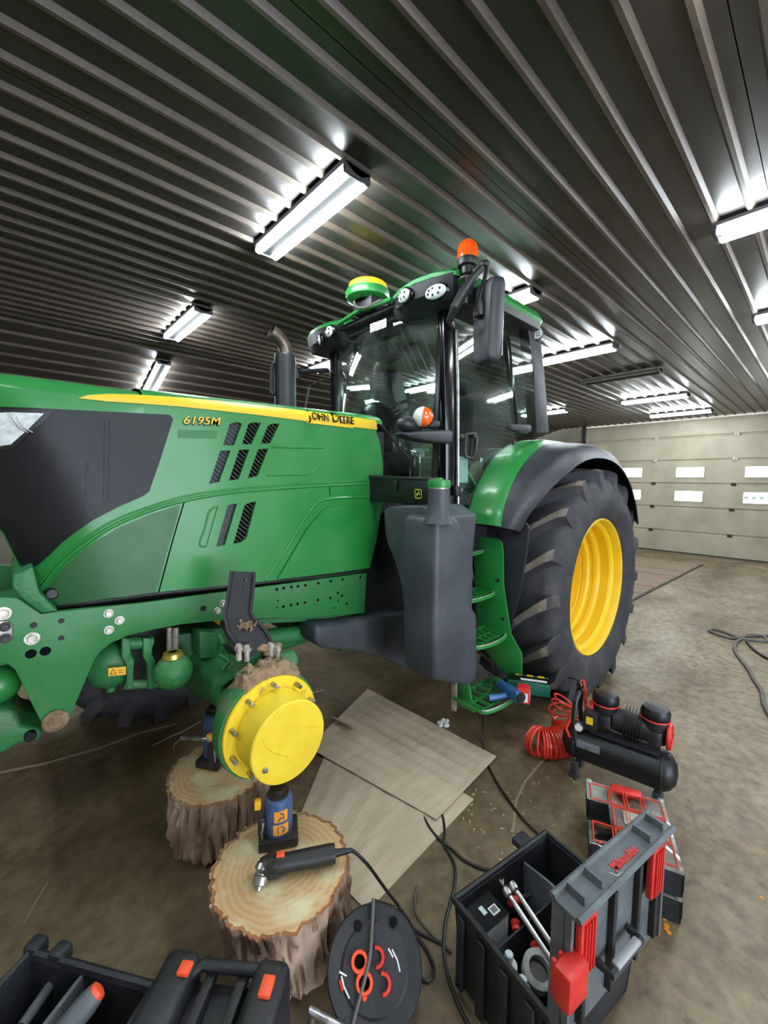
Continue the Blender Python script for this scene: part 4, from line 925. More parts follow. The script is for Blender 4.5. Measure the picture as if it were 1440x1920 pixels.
# mirrors
def mirror(f, main):
    arm = [CS(848, 612)+V((-.01, -.01, 0)), PY(843, 600, 1.64), PY(853, 576, 1.59), PY(868, 550, 1.56), PY(888, 520, 1.52), PY(909, 496, 1.47)]
    q = MB(); q.tube([f(p) for p in arm], [.018, .022, .028, .030, .024, .018], 10); ao = obj('mirror_arm', q, K['black'], T)
    hc = PY(916, 606, 1.48); 
    if main:
        top = PY(915, 500, 1.48)
    else: top = hc+V((0, 0, .32))
    rz = Matrix.Rotation(-.35, 3, 'Z') if main else Matrix.Rotation(.35, 3, 'Z')
    q = MB(); w2 = .105; hs = .245; rings = []
    for d, sc in ((-.055, .86), (-.045, .95), (-.01, 1), (.03, 1), (.04, .94)):
        ring = []
        for cx, cz, a in ((w2-.035, hs-.05, 0), (-w2+.035, hs-.05, pi/2), (-w2+.05, -hs+.05, pi), (w2-.05, -hs+.05, 1.5*pi)):
            for k in range(5): t = a+pi/2*k/4; ring.append(f(hc)+rz @ V((d, (cx+cos(t)*.035)*sc*(.92 if cz < 0 else 1), (cz+sin(t)*.05)*sc)))
        rings.append(ring)
    q.loft(rings); mh = obj('mirror_housing', q, K['fender'], T)
    q = MB(); q.box(f(hc)+rz @ V((.043, 0, 0)), (.006, .17, .42), .002, rz); obj('mirror_face', q, K['steel'], mh)
    q = MB(); q.tube([f(top), f(hc)+rz @ V((-.08, 0, .10)), f(hc)+rz @ V((-.08, 0, .06))], [.014, .014, .014], 10); q.box(f(hc)+rz @ V((-.07, 0, .075)), (.045, .07, .10), .015, rz); q.cyl(f(hc)+rz @ V((-.08, 0, .04)), f(hc)+rz @ V((-.105, 0, .04)), .018, 12); obj('mirror_clamp', q, K['black'], mh)
    q = MB(); q.ellip(f(arm[-1]), (.03, .03, .025)); obj('arm_knuckle', q, K['black'], ao)
mirror(lambda p: p, True)
q = MB(); q.tube([V((2.15, 3.1, 2.70)), V((2.05, 3.35, 2.72)), V((2.02, 3.55, 2.70))], .022, 8); q.box((2.03, 3.45, 2.70), (.06, .12, .10), .015); ao = obj('mirror_arm', q, K['black'], T)
q = MB(); q.box((2.05, 3.66, 2.45), (.07, .20, .44), .03); obj('mirror_housing', q, K['black'], ao)
q = MB(); q.tube([V((2.12, 3.12, 2.62)), V((2.08, 3.30, 2.58)), V((2.06, 3.36, 2.35)), V((2.08, 3.36, 2.28))], .01, 6); obj('grab_rail', q, K['black'], T)
# turn signal on its fin
fin = [(756, 812), (790, 806), (850, 806), (850, 832), (800, 828), (770, 820)]
q = MB(); q.prism([PY(x, y, 1.70) for x, y in fin], (0, .10, 0), .018, 3); fo = obj('signal_bracket', q, K['fender'], T)
p = PY(793, 781, 1.68); d = V((-.78, -.62, 0)).normalized()
q = MB(); q.lathe([(.062, .0), (.066, -.04), (.052, -.10), (.03, -.12), (.001, -.125)], p, d, 24); q.box(p-d*.08+V((0.02, .02, -.03)), (.20, .10, .05), .02, Matrix.Rotation(-.4, 3, 'Z')); q.ellip(PY(768, 797, 1.76), (.10, .06, .05)); sh = obj('signal_housing', q, K['black'], T)
e1 = V((0, 0, 1)); 
for nm, m, a0, a1 in (('clear_lens', 'lens', -.15, pi-.15), ('amber_lens', 'amber', pi-.15, 2*pi-.15)):
    q = MB(); q.lathe([(.001, .045), (.03, .040), (.05, .024), (.060, .0)], p, d, 16, a0, a1, ref=(0, 0, 1)); obj(nm, q, K[m], sh)
# door handle, hinge, wiper
q = MB(); q.tube([CS(868, 815)+V((0, -.03, 0)), CS(884, 814)+V((0, -.03, 0)), CS(887, 822)+V((0, -.03, 0)), CS(885, 850)+V((0, -.03, 0)), CS(878, 860)+V((0, -.03, 0)), CS(867, 857)+V((0, -.03, 0)), CS(865, 846)+V((0, -.03, 0))], .012, 8, closed=True); q.cyl(CS(881, 818), CS(881, 818)+V((0, -.045, 0)), .016, 12); obj('door_handle', q, K['black'], T)
q = MB(); q.prism([CS(x, y)+V((0, -.01, 0)) for x, y in ((948, 796), (985, 797), (987, 810), (975, 815), (948, 806))], (0, -.04, 0), .012); obj('door_hinge', q, K['fender'], T)
q = MB(); q.prism([CS(x, y)+V((0, -.01, 0)) for x, y in ((846, 910), (856, 912), (856, 930), (848, 932))], (0, -.03, 0), .006); obj('door_hinge', q, K['black'], T)
q = MB(); q.tube([PX(709, 790, 2.0), PX(735, 822, 2.03), PX(745, 834, 2.05)], .010, 6); q.tube([PX(722, 806, 2.04), PX(742, 832, 2.05), PX(770, 862, 2.06)], .006, 6); obj('wiper', q, K['black'], T)
# papers on the glass
for i, (x0_, x1_) in enumerate(((694, 703), (704, 714), (715, 724))):
    sk = -.32; y_ = 606-(x0_-694)*.35
    q = MB(); q.prism([PX(x, y, 2.045) for x, y in ((x0_, y_+2), (x1_, y_-2), (x1_, y_+14), (x0_, y_+18))], (.002, 0, 0)); po = obj('windscreen_sticker', q, K['white'], T, flat=True)
    q = MB()
    for k in range(3): q.tube([PX(x0_+2, y_+5+k*4, 2.043), PX(x1_-2, y_+3+k*4, 2.043)], .0016, 4)
    obj('sticker_print', q, K['darkmetal'], po)
q = MB(); q.prism([CS(*p)+V((0, .012, 0)) for p in ((860, 855), (880, 857), (880, 905), (857, 905))], (0, .002, 0)); obj('door_notice', q, K['paperclear'], T, label='pale notice on the door glass', flat=True)
q = MB(); q.prism([CS(*p)+V((0, .012, 0)) for p in ((903, 858), (909, 860), (904, 868))], (0, .002, 0)); obj('door_notice', q, K['white'], T, flat=True)
# interior
q = MB(); q.box2((2.15, 1.85, 1.44), (3.25, 3.05, 1.50)); obj('cab_floor', q, K['black'], T, flat=True)
q = MB(); q.box2((2.18, 2.1, 1.5), (2.32, 2.8, 1.95), .04); q.prism([PX(x, y, 2.30) for x, y in ((668, 792), (676, 762), (700, 752), (716, 765), (732, 800), (738, 860), (722, 900), (700, 900))], (.14, 0, 0), .02); obj('dashboard', q, K['glossblack'], T)
q = MB(); q.prism([PX(x, y, 2.34) for x, y in ((646, 880), (690, 800), (735, 800), (728, 900), (690, 960))], (.04, 0, 0), .01); obj('footwell_panel', q, K['tan'], T)
sc = PX(742, 768, 2.62); tn = Matrix.Rotation(-.55, 3, 'Y')
q = MB(); q.tube([sc+tn @ V((cos(2*pi*k/32)*.20, sin(2*pi*k/32)*.20, 0)) for k in range(32)], .016, 8, closed=True)
for a in (0.5, 2.6, 4.7): q.tube([sc+tn @ V((cos(a)*.19, sin(a)*.19, 0)), sc+tn @ V((0, 0, -.03))], .012, 6)
q.cyl(sc+tn @ V((0, 0, .0)), sc+tn @ V((0, 0, -.4)), .035, 12); q.ellip(sc+tn @ V((.03, -.19, .03)), (.022, .022, .03)); obj('steering_wheel', q, K['black'], T)
q = MB(); q.box((2.95, 2.5, 1.88), (.46, .50, .12), .05); q.box((3.17, 2.5, 2.22), (.13, .48, .62), .06, Matrix.Rotation(.12, 3, 'Y')); q.box((3.22, 2.5, 2.60), (.09, .28, .16), .04); q.box2((2.85, 2.35, 1.5), (3.1, 2.65, 1.83), .03); obj('driver_seat', q, K['seat'], T)
q = MB(); q.box2((2.75, 2.85, 1.5), (3.2, 3.1, 2.05), .04); q.box((2.8, 2.2, 2.10), (.35, .09, .06), .02); q.box2((2.9, 1.78, 1.5), (3.25, 1.98, 2.0), .05); q.tube([V((2.7, 2.9, 2.0)), V((2.66, 2.9, 2.2))], .02, 8); q.box((2.6, 2.92, 2.32), (.05, .20, .15), .01, Matrix.Rotation(.3, 3, 'Z')); obj('side_console', q, K['black'], T)
q = MB(); q.box((2.45, 2.62, 2.765), (.10, .20, .05), .01); q.box((2.4, 2.3, 2.775), (.06, .16, .04), .01); obj('overhead_console', q, K['seat'], T)
# exhaust stack (right-hand side)
eb = PY(535, 745, 2.95)
q = MB(); q.lathe([(.08, -.5), (.083, -.05), (.083, .30), (.085, .31), (.079, .325), (.06, .325)], eb, (0, 0, 1), 28); ex = obj('exhaust_stack', q, K['black'], T, label='black exhaust stack with bent tip')
pts = [PY(536, 674, 2.95), PY(536, 662, 2.95), PY(533, 647, 2.95), PY(524, 633, 2.95), PY(508, 618, 2.95)]
q = MB(); q.tube(curve_pts([(537, 678), (536, 660), (532, 646), (523, 633), (508, 621)], fn=lambda x, y: PY(x, y, 2.95)), .052, 20, cap=False); obj('exhaust_tip', q, K['exhaust'], ex)
q = MB(); q.tube([PY(514, 680, 2.98), PY(509, 690, 3.0), PY(509, 735, 3.0), PY(514, 740, 2.98)], .014, 6); obj('heat_shield', q, K['black'], ex)
#@@OBJECTS

# ================================================================== THINGS ON THE FLOOR
def stump(name, label, cx, cy, h, r, seed, bot=(0, 0), br=.95, flare=0):
    t = thing(name, label, 'stump', (cx, cy, 0)); m = MB(); n = 132; nz_ = 26; rings = []
    for j in range(nz_+1):
        v = j/nz_; ring = []
        for k in range(n):
            a = 2*pi*k/n; big = noise.noise(V((cos(a)*1.2+seed, sin(a)*1.2, v*.4)))
            wob = noise.noise(V((cos(a)*9+seed, sin(a)*9, v*h*7+seed))); fine = noise.noise(V((cos(a)*22, sin(a)*22+seed, v*h*18)))
            fur = -abs(noise.noise(V((cos(a)*13+seed*2, sin(a)*13, v*h*4.5))))*(1 if v < .8 else 1-.6*(v-.8)/.2)
            fur2 = -abs(noise.noise(V((cos(a)*27+seed, sin(a)*27, v*h*7))))*(1 if v < .8 else 1-.8*(v-.8)/.2)
            rr = r*(1+.05*big)*(br+(1-br)*v)+.014*wob+.060*fur+.024*fur2+.008*fine+.020
            if v < .08: rr -= .015*(1-v/.08)
            ring.append(V((cx+bot[0]*(1-v)+cos(a)*rr, cy+bot[1]*(1-v)+sin(a)*rr, v*h)))
        rings.append(ring)
    m.loft(rings, cap=False); obj('bark', m, K['bark'], t, sharp=70)
    top = rings[-1]; c = V((cx, cy, h)); f = MB(); R2 = []
    for q, z in ((1.0, -.004), (.95, .0), (.7, .002), (.35, -.001)): R2.append([c+(p-c)*q+V((0, 0, z)) for p in top])
    f.loft(R2[1:], cap=False); f.add(R2[-1], [tuple(range(n))]); rb_ = MB(); rb_.loft(R2[:2], cap=False); obj('inner_bark', rb_, K['innerbark'], t); cu = obj('cut_face', f, K['cut'], t, sharp=80)
    b = MB()
    for k in range(n):
        if random.random() < .25:
            p = top[k]*.985+c*.015; b.box(p+V((0, 0, .002)), (.008, .008, random.uniform(.003, .007)), 0, Matrix.Rotation(random.random()*3, 3, 'Z'))
    o = obj('bark_splinters', b, K['bark'], t, flat=True); o['kind'] = 'stuff'
    return t
stump('wood_stump', 'bark-covered log stump in front, carrying the orange-marked jack and the black grinder', .69, 1.285, .30, .232, 3.1, (.03, -.01), .9)
stump('wood_stump', 'bark-covered log stump behind the yellow hub, carrying the jack with a steel bar', .705, 1.945, .30, .222, 8.7, (0, 0), .98)
def jack(label, bx, by, z0, ztop_, rot, marks):
    t = thing('bottle_jack', label, 'jack', (bx, by, z0)); R = Matrix.Rotation(rot, 3, 'Z'); c = V((bx, by, z0))
    m = MB(); m.box(c+V((0, 0, .02)), (.15, .125, .04), .008, R); base = obj('base', m, K['darkmetal'], t)
    H_ = ztop_-z0
    m = MB(); m.lathe([(.050, .035), (.055, .045), (.055, H_-.05), (.050, H_-.035), (.040, H_-.03)], c, (0, 0, 1), 28); body = obj('cylinder_body', m, K['blue'], t)
    m = MB(); m.lathe([(.042, H_-.035), (.042, H_-.022), (.024, H_-.02), (.024, H_-.012), (.030, H_-.01), (.030, H_), (.001, H_)], c, (0, 0, 1), 24); obj('ram', m, K['darkmetal'], t)
    p = c+R @ V((-.062, -.02, .04)); m = MB(); m.cyl(p, p+V((0, 0, .075)), .016, 14, bev=.003); m.cyl(p+V((0, 0, .07)), p+R @ V((-.012, -.005, .12)), .010, 10); pump = obj('pump_piston', m, K['darkmetal'], t)
    m = MB(); m.box(p+R @ V((-.014, -.006, .135)), (.024, .024, .035), .004, R); obj('handle_socket', m, K['ylabel'], pump)
    m = MB(); m.tube([p+R @ V((.004, -.018, -.035)), p+R @ V((-.0, -.022, .03)), p+R @ V((.006, -.012, .06))], .005, 8); obj('pump_link', m, K['steel'], pump)
    return t, c, H_, body
t, c, H_, body = jack('blue bottle jack with orange paint marks, holding up the yellow hub', .735, 1.40, .30, .515, -.5, True)
def on_cyl(c, r, az, hw, z0, z1, n=6):
    return [[c+V((cos(az+hw*(2*k/n-1))*r, sin(az+hw*(2*k/n-1))*r, z)) for k in range(n+1)] for z in (z0, z1)]
az = math.atan2(-c.y, -c.x)+.18
for z0_, z1_, h0 in ((.055, .098, .55), (.108, .152, .48)):
    g = on_cyl(c, .0552, az, h0, z0_, z1_); q = MB(); q.loft(g, cap=False, closed=False); pm = obj('paint_mark', q, K['orangepaint'], body, flat=True)
q = MB()
def cz(a, z): return c+V((cos(az+a)*.0565, sin(az+a)*.0565, z))
q.tube([cz(-.2, .066), cz(-.2, .09), cz(.1, .09), cz(.25, .078), cz(.05, .066)], .0028, 5)
q.tube([cz(-.2, .115), cz(.0, .128), cz(.2, .118), cz(.15, .14), cz(-.05, .145)], .0028, 5)
obj('hand_lettering', q, K['blue'], body)
t, c, H_, body = jack('blue bottle jack with a long steel bar, behind the yellow hub', .715, 2.02, .30, .585, .6, False)
q = MB(); q.tube([PY(338, 1384, 1.95), PY(408, 1386, 1.95)], .008, 10); obj('turning_bar', q, K['steel'], t)
# cardboard
def sheet_board(label, cs, z, n1, n2, amp, seed):
    a, b_, c_, d = [V((x, y, 0)) for x, y in cs]; m = MB(); nu, nv = 40, 46
    def fn(u, v, dz=0):
        p = (a*(1-u)+b_*u)*(1-v)+(d*(1-u)+c_*u)*v
        e = min(u, 1-u, v, 1-v)*8; e = min(1, e)
        h = amp*abs(((v*n1) % 1)-.5)*1.2+.004*noise.noise(V((u*4+seed, v*4, 0)))+amp*.7*abs(((u*n2) % 1)-.5)
        return V((p.x, p.y, z+max(0, h)*e+.001+dz))
    m.grid(fn, nu, nv); m.grid(lambda u, v: fn(u, v, .004), nu, nv)
    for s in range(2):
        m.grid(lambda u, v: fn(s, u, .004*v), nv, 1); m.grid(lambda u, v: fn(u, s, .004*v), nu, 1)
    return tag(obj('cardboard_sheet', m, K['cardboard'], flat=False, sharp=8), label, 'cardboard')
sheet_board('lower flattened cardboard sheet, reaching towards the open tool box and the front stump', [(1.79, 1.205), (.985, 1.145), (.945, 1.66), (1.70, 2.30)], .001, 6, 3, .010, 1)
sheet_board('upper flattened cardboard sheet with fold lines, below the fuel tank', [(2.10, 2.46), (2.165, 1.30), (1.52, 1.24), (1.34, 2.15)], .018, 8, 4, .012, 5)
q = MB(); f0 = [PZ(x, y, .03) for x, y in ((627, 1345), (668, 1364), (660, 1378), (622, 1358))]; q.prism([f0[0], f0[1], f0[2]+V((0, 0, .05)), f0[3]+V((0, 0, .05))], (0, 0, .004)); tag(obj('cardboard_flap', q, K['cardboard'], flat=True), 'small torn cardboard flap lying on the upper sheet near the yellow hub', 'cardboard')
# rag / paper bits
q = MB()
for i in range(14): q.ellip(PZ(830+random.uniform(-7, 9), 1356+random.uniform(-6, 5), .012), (.02, .015, .012), 7, 5)
tag(obj('crumpled_paper', q, K['white'], flat=True), 'tiny crumpled white paper scrap on the floor below the fuel tank', 'paper', kind='stuff')
# ---- cords
def cord(name, pts, r, m, label=None, cat=None, parent=None, n=8):
    P = [V(p) for p in pts]; out = []
    for i in range(len(P)-1):
        p0, p1, p2, p3 = P[max(i-1, 0)], P[i], P[i+1], P[min(i+2, len(P)-1)]
        for j in range(7):
            t_ = j/7; out.append(.5*((2*p1)+(p2-p0)*t_+(2*p0-5*p1+4*p2-p3)*t_*t_+(-p0+3*p1-3*p2+p3)*t_**3))
    out.append(P[-1]); q = MB(); q.tube(out, r, n); o = obj(name, q, K[m], parent)
    if cat: tag(o, label, cat)
    return o
def G(*l, z=.008): return [PZ(x, y, z) for x, y in l]
# ---- angle grinder on the front stump
gz = .345; ga, gb = PZ(510, 1622, gz), PZ(628, 1600, gz); gd = (gb-ga).normalized(); gn = V((gd.y, -gd.x, 0))
t = thing('angle_grinder', 'black corded grinder with an orange switch, lying on the front stump', 'power tool', (ga.x, ga.y, .304))
q = MB(); q.tube([ga, ga+gd*.03, ga+gd*.055, gb-gd*.02, gb], [.033, .036, .030, .033, .031], 18); body = obj('motor_body', q, K['black'], t)
q = MB(); q.box(ga+gd*.03+V((0, 0, .034)), (.028, .022, .012), .003, Matrix.Rotation(math.atan2(gd.y, gd.x), 3, 'Z')); obj('switch', q, K['orange'], body)
q = MB(); q.lathe([(.001, -.036), (.026, -.03), (.033, -.01), (.034, .012), (.03, .03)], ga-gd*.012, gd, 18); q.box(ga+gd*.005, (.05, .07, .06), .012, Matrix.Rotation(math.atan2(gd.y, gd.x), 3, 'Z')); obj('gear_head', q, K['darkmetal'], t)
h0 = PZ(491, 1636, .335); h1 = PZ(487, 1654, .315); hd = (h1-h0).normalized()
q = MB(); q.lathe([(.024, -.028), (.030, -.012), (.022, -.004), (.022, .004), (.027, .008), (.027, .030), (.014, .036), (.014, .046)], h0, hd, 20); obj('spindle', q, K['steel'], t)
q = MB(); q.tube([gb-gd*.005, gb+gd*.03, gb+gd*.065], [.014, .011, .007], 10); obj('strain_relief', q, K['black'], body)
cord('power_cord', [gb+gd*.06, PZ(668, 1600, .34), PZ(690, 1622, .30), PZ(712, 1652, .2), PZ(728, 1674, .1)]+G((748, 1700), (768, 1730), (782, 1756), (798, 1778), (811, 1806), (812, 1828), (800, 1838), (783, 1830), (776, 1806), (775, 1770)), .006, 'cable', parent=t)
# ---- corded drill, boxes on the bottom step
t = thing('corded_drill', 'blue corded drill with a grey gearbox, lying on the bottom step', 'power tool', PZ(935, 1300, .36))
zz = .40
d0, d1, d2, d3 = PZ(925, 1272, zz), PZ(938, 1283, zz), PZ(960, 1298, zz), PZ(976, 1308, zz)
q = MB(); q.tube([d1, d1+(d2-d1)*.5, d2, d3], [.032, .036, .040, .032], 16); q.box((d2+d3)/2, (.05, .075, .075), .015, Matrix.Rotation(-.6, 3, 'Z')); obj('motor_body', q, K['toolblue'], t)
q = MB(); q.tube([d0, d0+(d1-d0)*.4, d1], [.016, .028, .034], 16); obj('gearbox', q, K['castgreen'], t)
q = MB(); q.tube([PZ(918, 1264, zz), d0], [.012, .016], 12); obj('chuck', q, K['steel'], t)
q = MB(); q.tube([d3, d3+(d3-d2).normalized()*.012], [.034, .030], 16); obj('end_cap', q, K['black'], t)
hg = [PZ(956, 1300, .385), PZ(940, 1305, .375), PZ(925, 1308, .37), PZ(916, 1308, .37)]
q = MB(); q.tube(hg, [.020, .018, .019, .022], 12); obj('handle', q, K['toolblue'], t)
cord('power_cord', [hg[-1], PZ(910, 1318, .33), PZ(906, 1345, .16)]+G((905, 1390), (910, 1420), (925, 1455), (950, 1495), (980, 1535), (1008, 1563)), .006, 'cable', parent=t)
def carton(name, label, px, z, wx, wy, wz, rz, m, cat='box'):
    p = PZ(*px, z); t = thing(name, label, cat, (p.x, p.y, z)); q = MB(); q.box(p+V((0, 0, wz/2)), (wx, wy, wz), .003, Matrix.Rotation(rz, 3, 'Z')); o = obj('carton', q, K[m], t); return t, p
t, p = carton('tool_carton', 'red carton with a white label beside the blue drill on the step', (981, 1314), .352, .075, .075, .095, .5, 'red')
R = Matrix.Rotation(.5, 3, 'Z')
q = MB(); q.box(p+R @ V((-.0385, -.005, .04)), (.002, .04, .055), 0, R); q.box(p+R @ V((.0, -.0385, .04)), (.04, .002, .055), 0, R); lb = obj('carton_label', q, K['white'], t, flat=True)
q = MB(); q.box(p+R @ V((.0, -.040, .05)), (.022, .002, .008), 0, R); q.box(p+R @ V((.0, -.040, .03)), (.026, .002, .006), 0, R); obj('label_print', q, K['darkmetal'], lb, flat=True)
t, p = carton('battery_carton', 'long black, yellow and green carton behind the red carton on the step', (990, 1296), .352, .10, .26, .085, .55, 'teal')
R = Matrix.Rotation(.55, 3, 'Z')
q = MB(); q.box(p+R @ V((-.012, .0, .0865)), (.07, .262, .006), 0, R); obj('black_panel', q, K['glossblack'], t, flat=True)
for k in range(3): q = MB(); q.box(p+R @ V((.034, -.08+.07*k, .088)), (.022, .04, .006), 0, R); obj('yellow_mark', q, K['yellow'], t, flat=True)
q = MB(); q.box(p+R @ V((-.03, -.03, .092)), (.018, .16, .004), 0, R); obj('pale_strip', q, K['white'], t, flat=True)
# ---- air compressor
ca, cb = V((2.44, .955, .195)), V((2.52, .50, .195)); cdv = (cb-ca).normalized(); cn = V((cdv.y, -cdv.x, 0)).normalized()
if cn.x > 0: cn = -cn
t = thing('air_compressor', 'black air compressor with red trim and two motor heads, behind the organiser cases', 'compressor', (2.48, .73, 0))
q = MB(); L_ = (cb-ca).length
q.lathe([(.001, -.055), (.05, -.048), (.085, -.025), (.10, .0), (.102, .02), (.102, L_-.02), (.10, L_), (.085, L_+.025), (.05, L_+.048), (.001, L_+.055)], ca, cdv, 36); tk_ = obj('air_tank', q, K['boxblack'], t)
for s in (.02, L_-.02): q = MB(); q.lathe([(.1025, -.006), (.1045, -.003), (.1045, .003), (.1025, .006)], ca+cdv*s, cdv, 36); obj('weld_seam', q, K['black'], tk_)
def cp(s, side, up): return ca+cdv*s+cn*side+V((0, 0, up))
q = MB(); lab = [[ca+cdv*s+(cn*cos(a)+V((0, 0, sin(a))))*.1032 for a in (.15, .35, .55)] for s in (.04, .16)]; q.loft(lab, cap=False, closed=False); obj('rating_label', q, K['lidgrey'], tk_, flat=True)
for s in (.03, L_-.03):
    for sd in (-1, 1):
        q = MB(); q.box(cp(s, sd*.07, -.145), (.035, .035, .10), .006); q.box(cp(s, sd*.07, -.184), (.045, .045, .022), .006); obj('foot', q, K['rubber'], t)
q = MB(); q.prism([cp(.10, .07, .10), cp(L_-.03, .07, .10), cp(L_-.03, -.08, .10), cp(.10, -.08, .10)], (0, 0, .015), .003)
for s in (.14, L_-.06): q.box(cp(s, 0, .095), (.05, .16, .02), .004)
obj('motor_plate', q, K['black'], t)
mz = .235
q = MB(); q.lathe([(.001, -.10), (.062, -.095), (.066, -.06), (.066, .06), (.062, .095), (.001, .10)], cp(.30, -.02, .19), cdv, 24)
for k in range(6): q.box(cp(.26+.016*k, -.02, .19), (.004, .14, .14), .001, Matrix.Rotation(math.atan2(cdv.y, cdv.x), 3, 'Z'))
obj('motor', q, K['black'], t)
for nm, s in (('left', .16), ('right', .40)):
    q = MB(); q.lathe([(.05, 0), (.064, .01), (.066, .06), (.060, .075), (.064, .085), (.064, .125), (.05, .13)], cp(s, -.02, .135), (0, 0, 1), 20); hd_ = obj('pump_head', q, K['black'], t)
    q = MB(); q.lathe([(.06, 0), (.068, .01), (.070, .045), (.060, .065), (.03, .070), (.001, .071)], cp(s, -.02, .258), (0, 0, 1), 10); obj('filter_cap', q, K['boxblack'], hd_)
    q = MB(); q.lathe([(.069, .0), (.0715, .004), (.069, .009)], cp(s, -.02, .262), (0, 0, 1), 24); obj('red_ring', q, K['red'], hd_)
    sd = -1 if s < .3 else 1
    q = MB(); q.lathe([(.068, 0), (.072, .008), (.068, .02), (.02, .026), (.001, .026)], cp(s+sd*.055, -.02, .185), cdv*sd, 24)
    for k in range(8):
        a = 2*pi*k/8; q.tube([cp(s+sd*.083, -.02, .185), cp(s+sd*.078, -.02+cos(a)*.066, .185+sin(a)*.066)], .004, 5)
    obj('fan_cover', q, K['red'], hd_, label='red fan cover')
hz = lambda px, py: PP(px, py, cp(-.0, 0, 0), cdv)
q = MB(); q.tube([cp(.03, .085, .03), cp(.015, .085, .16), cp(.02, .075, .27), cp(.03, .03, .315), cp(.03, -.03, .315), cp(.02, -.075, .27), cp(.015, -.085, .16), cp(.03, -.085, .03)], .014, 10); hdl = obj('carry_handle', q, K['black'], t)
q = MB(); q.tube([cp(.03, -.04, .315), cp(.03, .04, .315)], .019, 12); q.ellip(cp(.03, .03, .345), (.018, .018, .03)); q.tube([cp(.03, .03, .36), cp(.0, .05, .385), cp(-.02, .09, .40)], .006, 6); obj('handle_grip', q, K['glossblack'], hdl)
q = MB(); q.tube([cp(.04, .0, .37), cp(.05, -.02, .30), cp(.06, -.01, .2)], .009, 8); obj('red_tube', q, K['hose'], t)
q = MB(); q.tube([cp(.0, .09, .05), cp(-.02, .10, .10), cp(.0, .09, .16)], .008, 8); obj('red_tube', q, K['hose'], t)
q = MB(); q.box(cp(.10, .05, .175), (.07, .08, .11), .012, Matrix.Rotation(math.atan2(cdv.y, cdv.x), 3, 'Z')); ps = obj('pressure_switch', q, K['black'], t)
q = MB(); q.box(cp(.10, .092, .185), (.035, .004, .04), 0, Matrix.Rotation(math.atan2(cdv.y, cdv.x), 3, 'Z')); stk = obj('warning_sticker', q, K['yellow'], ps, flat=True)
stk.data.transform(Matrix.Identity(4))
q = MB(); g0 = cp(.045, .085, .125); q.lathe([(.001, -.012), (.024, -.012), (.024, .01), (.021, .012)], g0, cn, 22); gg = obj('pressure_gauge', q, K['steel'], t)
q = MB(); q.lathe([(.001, .0115), (.020, .0115)], g0, cn, 22); obj('gauge_face', q, K['white'], gg)
# ---- coiled hose: part lying on the floor, part rising to the compressor
P = [PZ(1002, 1385, .09), PZ(1012, 1392, .09), PZ(1030, 1394, .09), PZ(1050, 1390, .09), PZ(1064, 1378, .10), PZ(1060, 1350, .16), PZ(1050, 1330, .24), PZ(1062, 1310, .32)]
sp = []
for i in range(len(P)-1):
    for j in range(20): sp.append(P[i].lerp(P[i+1], j/20))
sp.append(P[-1]); out = []; turns = 20; N = len(sp)*6
for k in range(N):
    u = k/(N-1); s = u*(len(sp)-1); i = min(int(s), len(sp)-2); p = sp[i].lerp(sp[i+1], s-i); tg = (sp[min(i+6, len(sp)-1)]-sp[max(i-6, 0)]).normalized()
    e1 = V((0, 0, 1))-tg*tg.z; e1.normalize(); e2 = tg.cross(e1); uu = min(1, u/.7); a = 2*pi*turns*(u/.7 if u < .7 else 1+(u-.7)*.75); rr = .085 if u < .72 else .07
    out.append(p+e1*cos(a)*rr+e2*sin(a)*rr)
q = MB(); q.tube(out, .0066, 6); o = tag(obj('coiled_air_hose', q, K['hose']), 'red coiled air hose bundled beside the air compressor', 'hose')
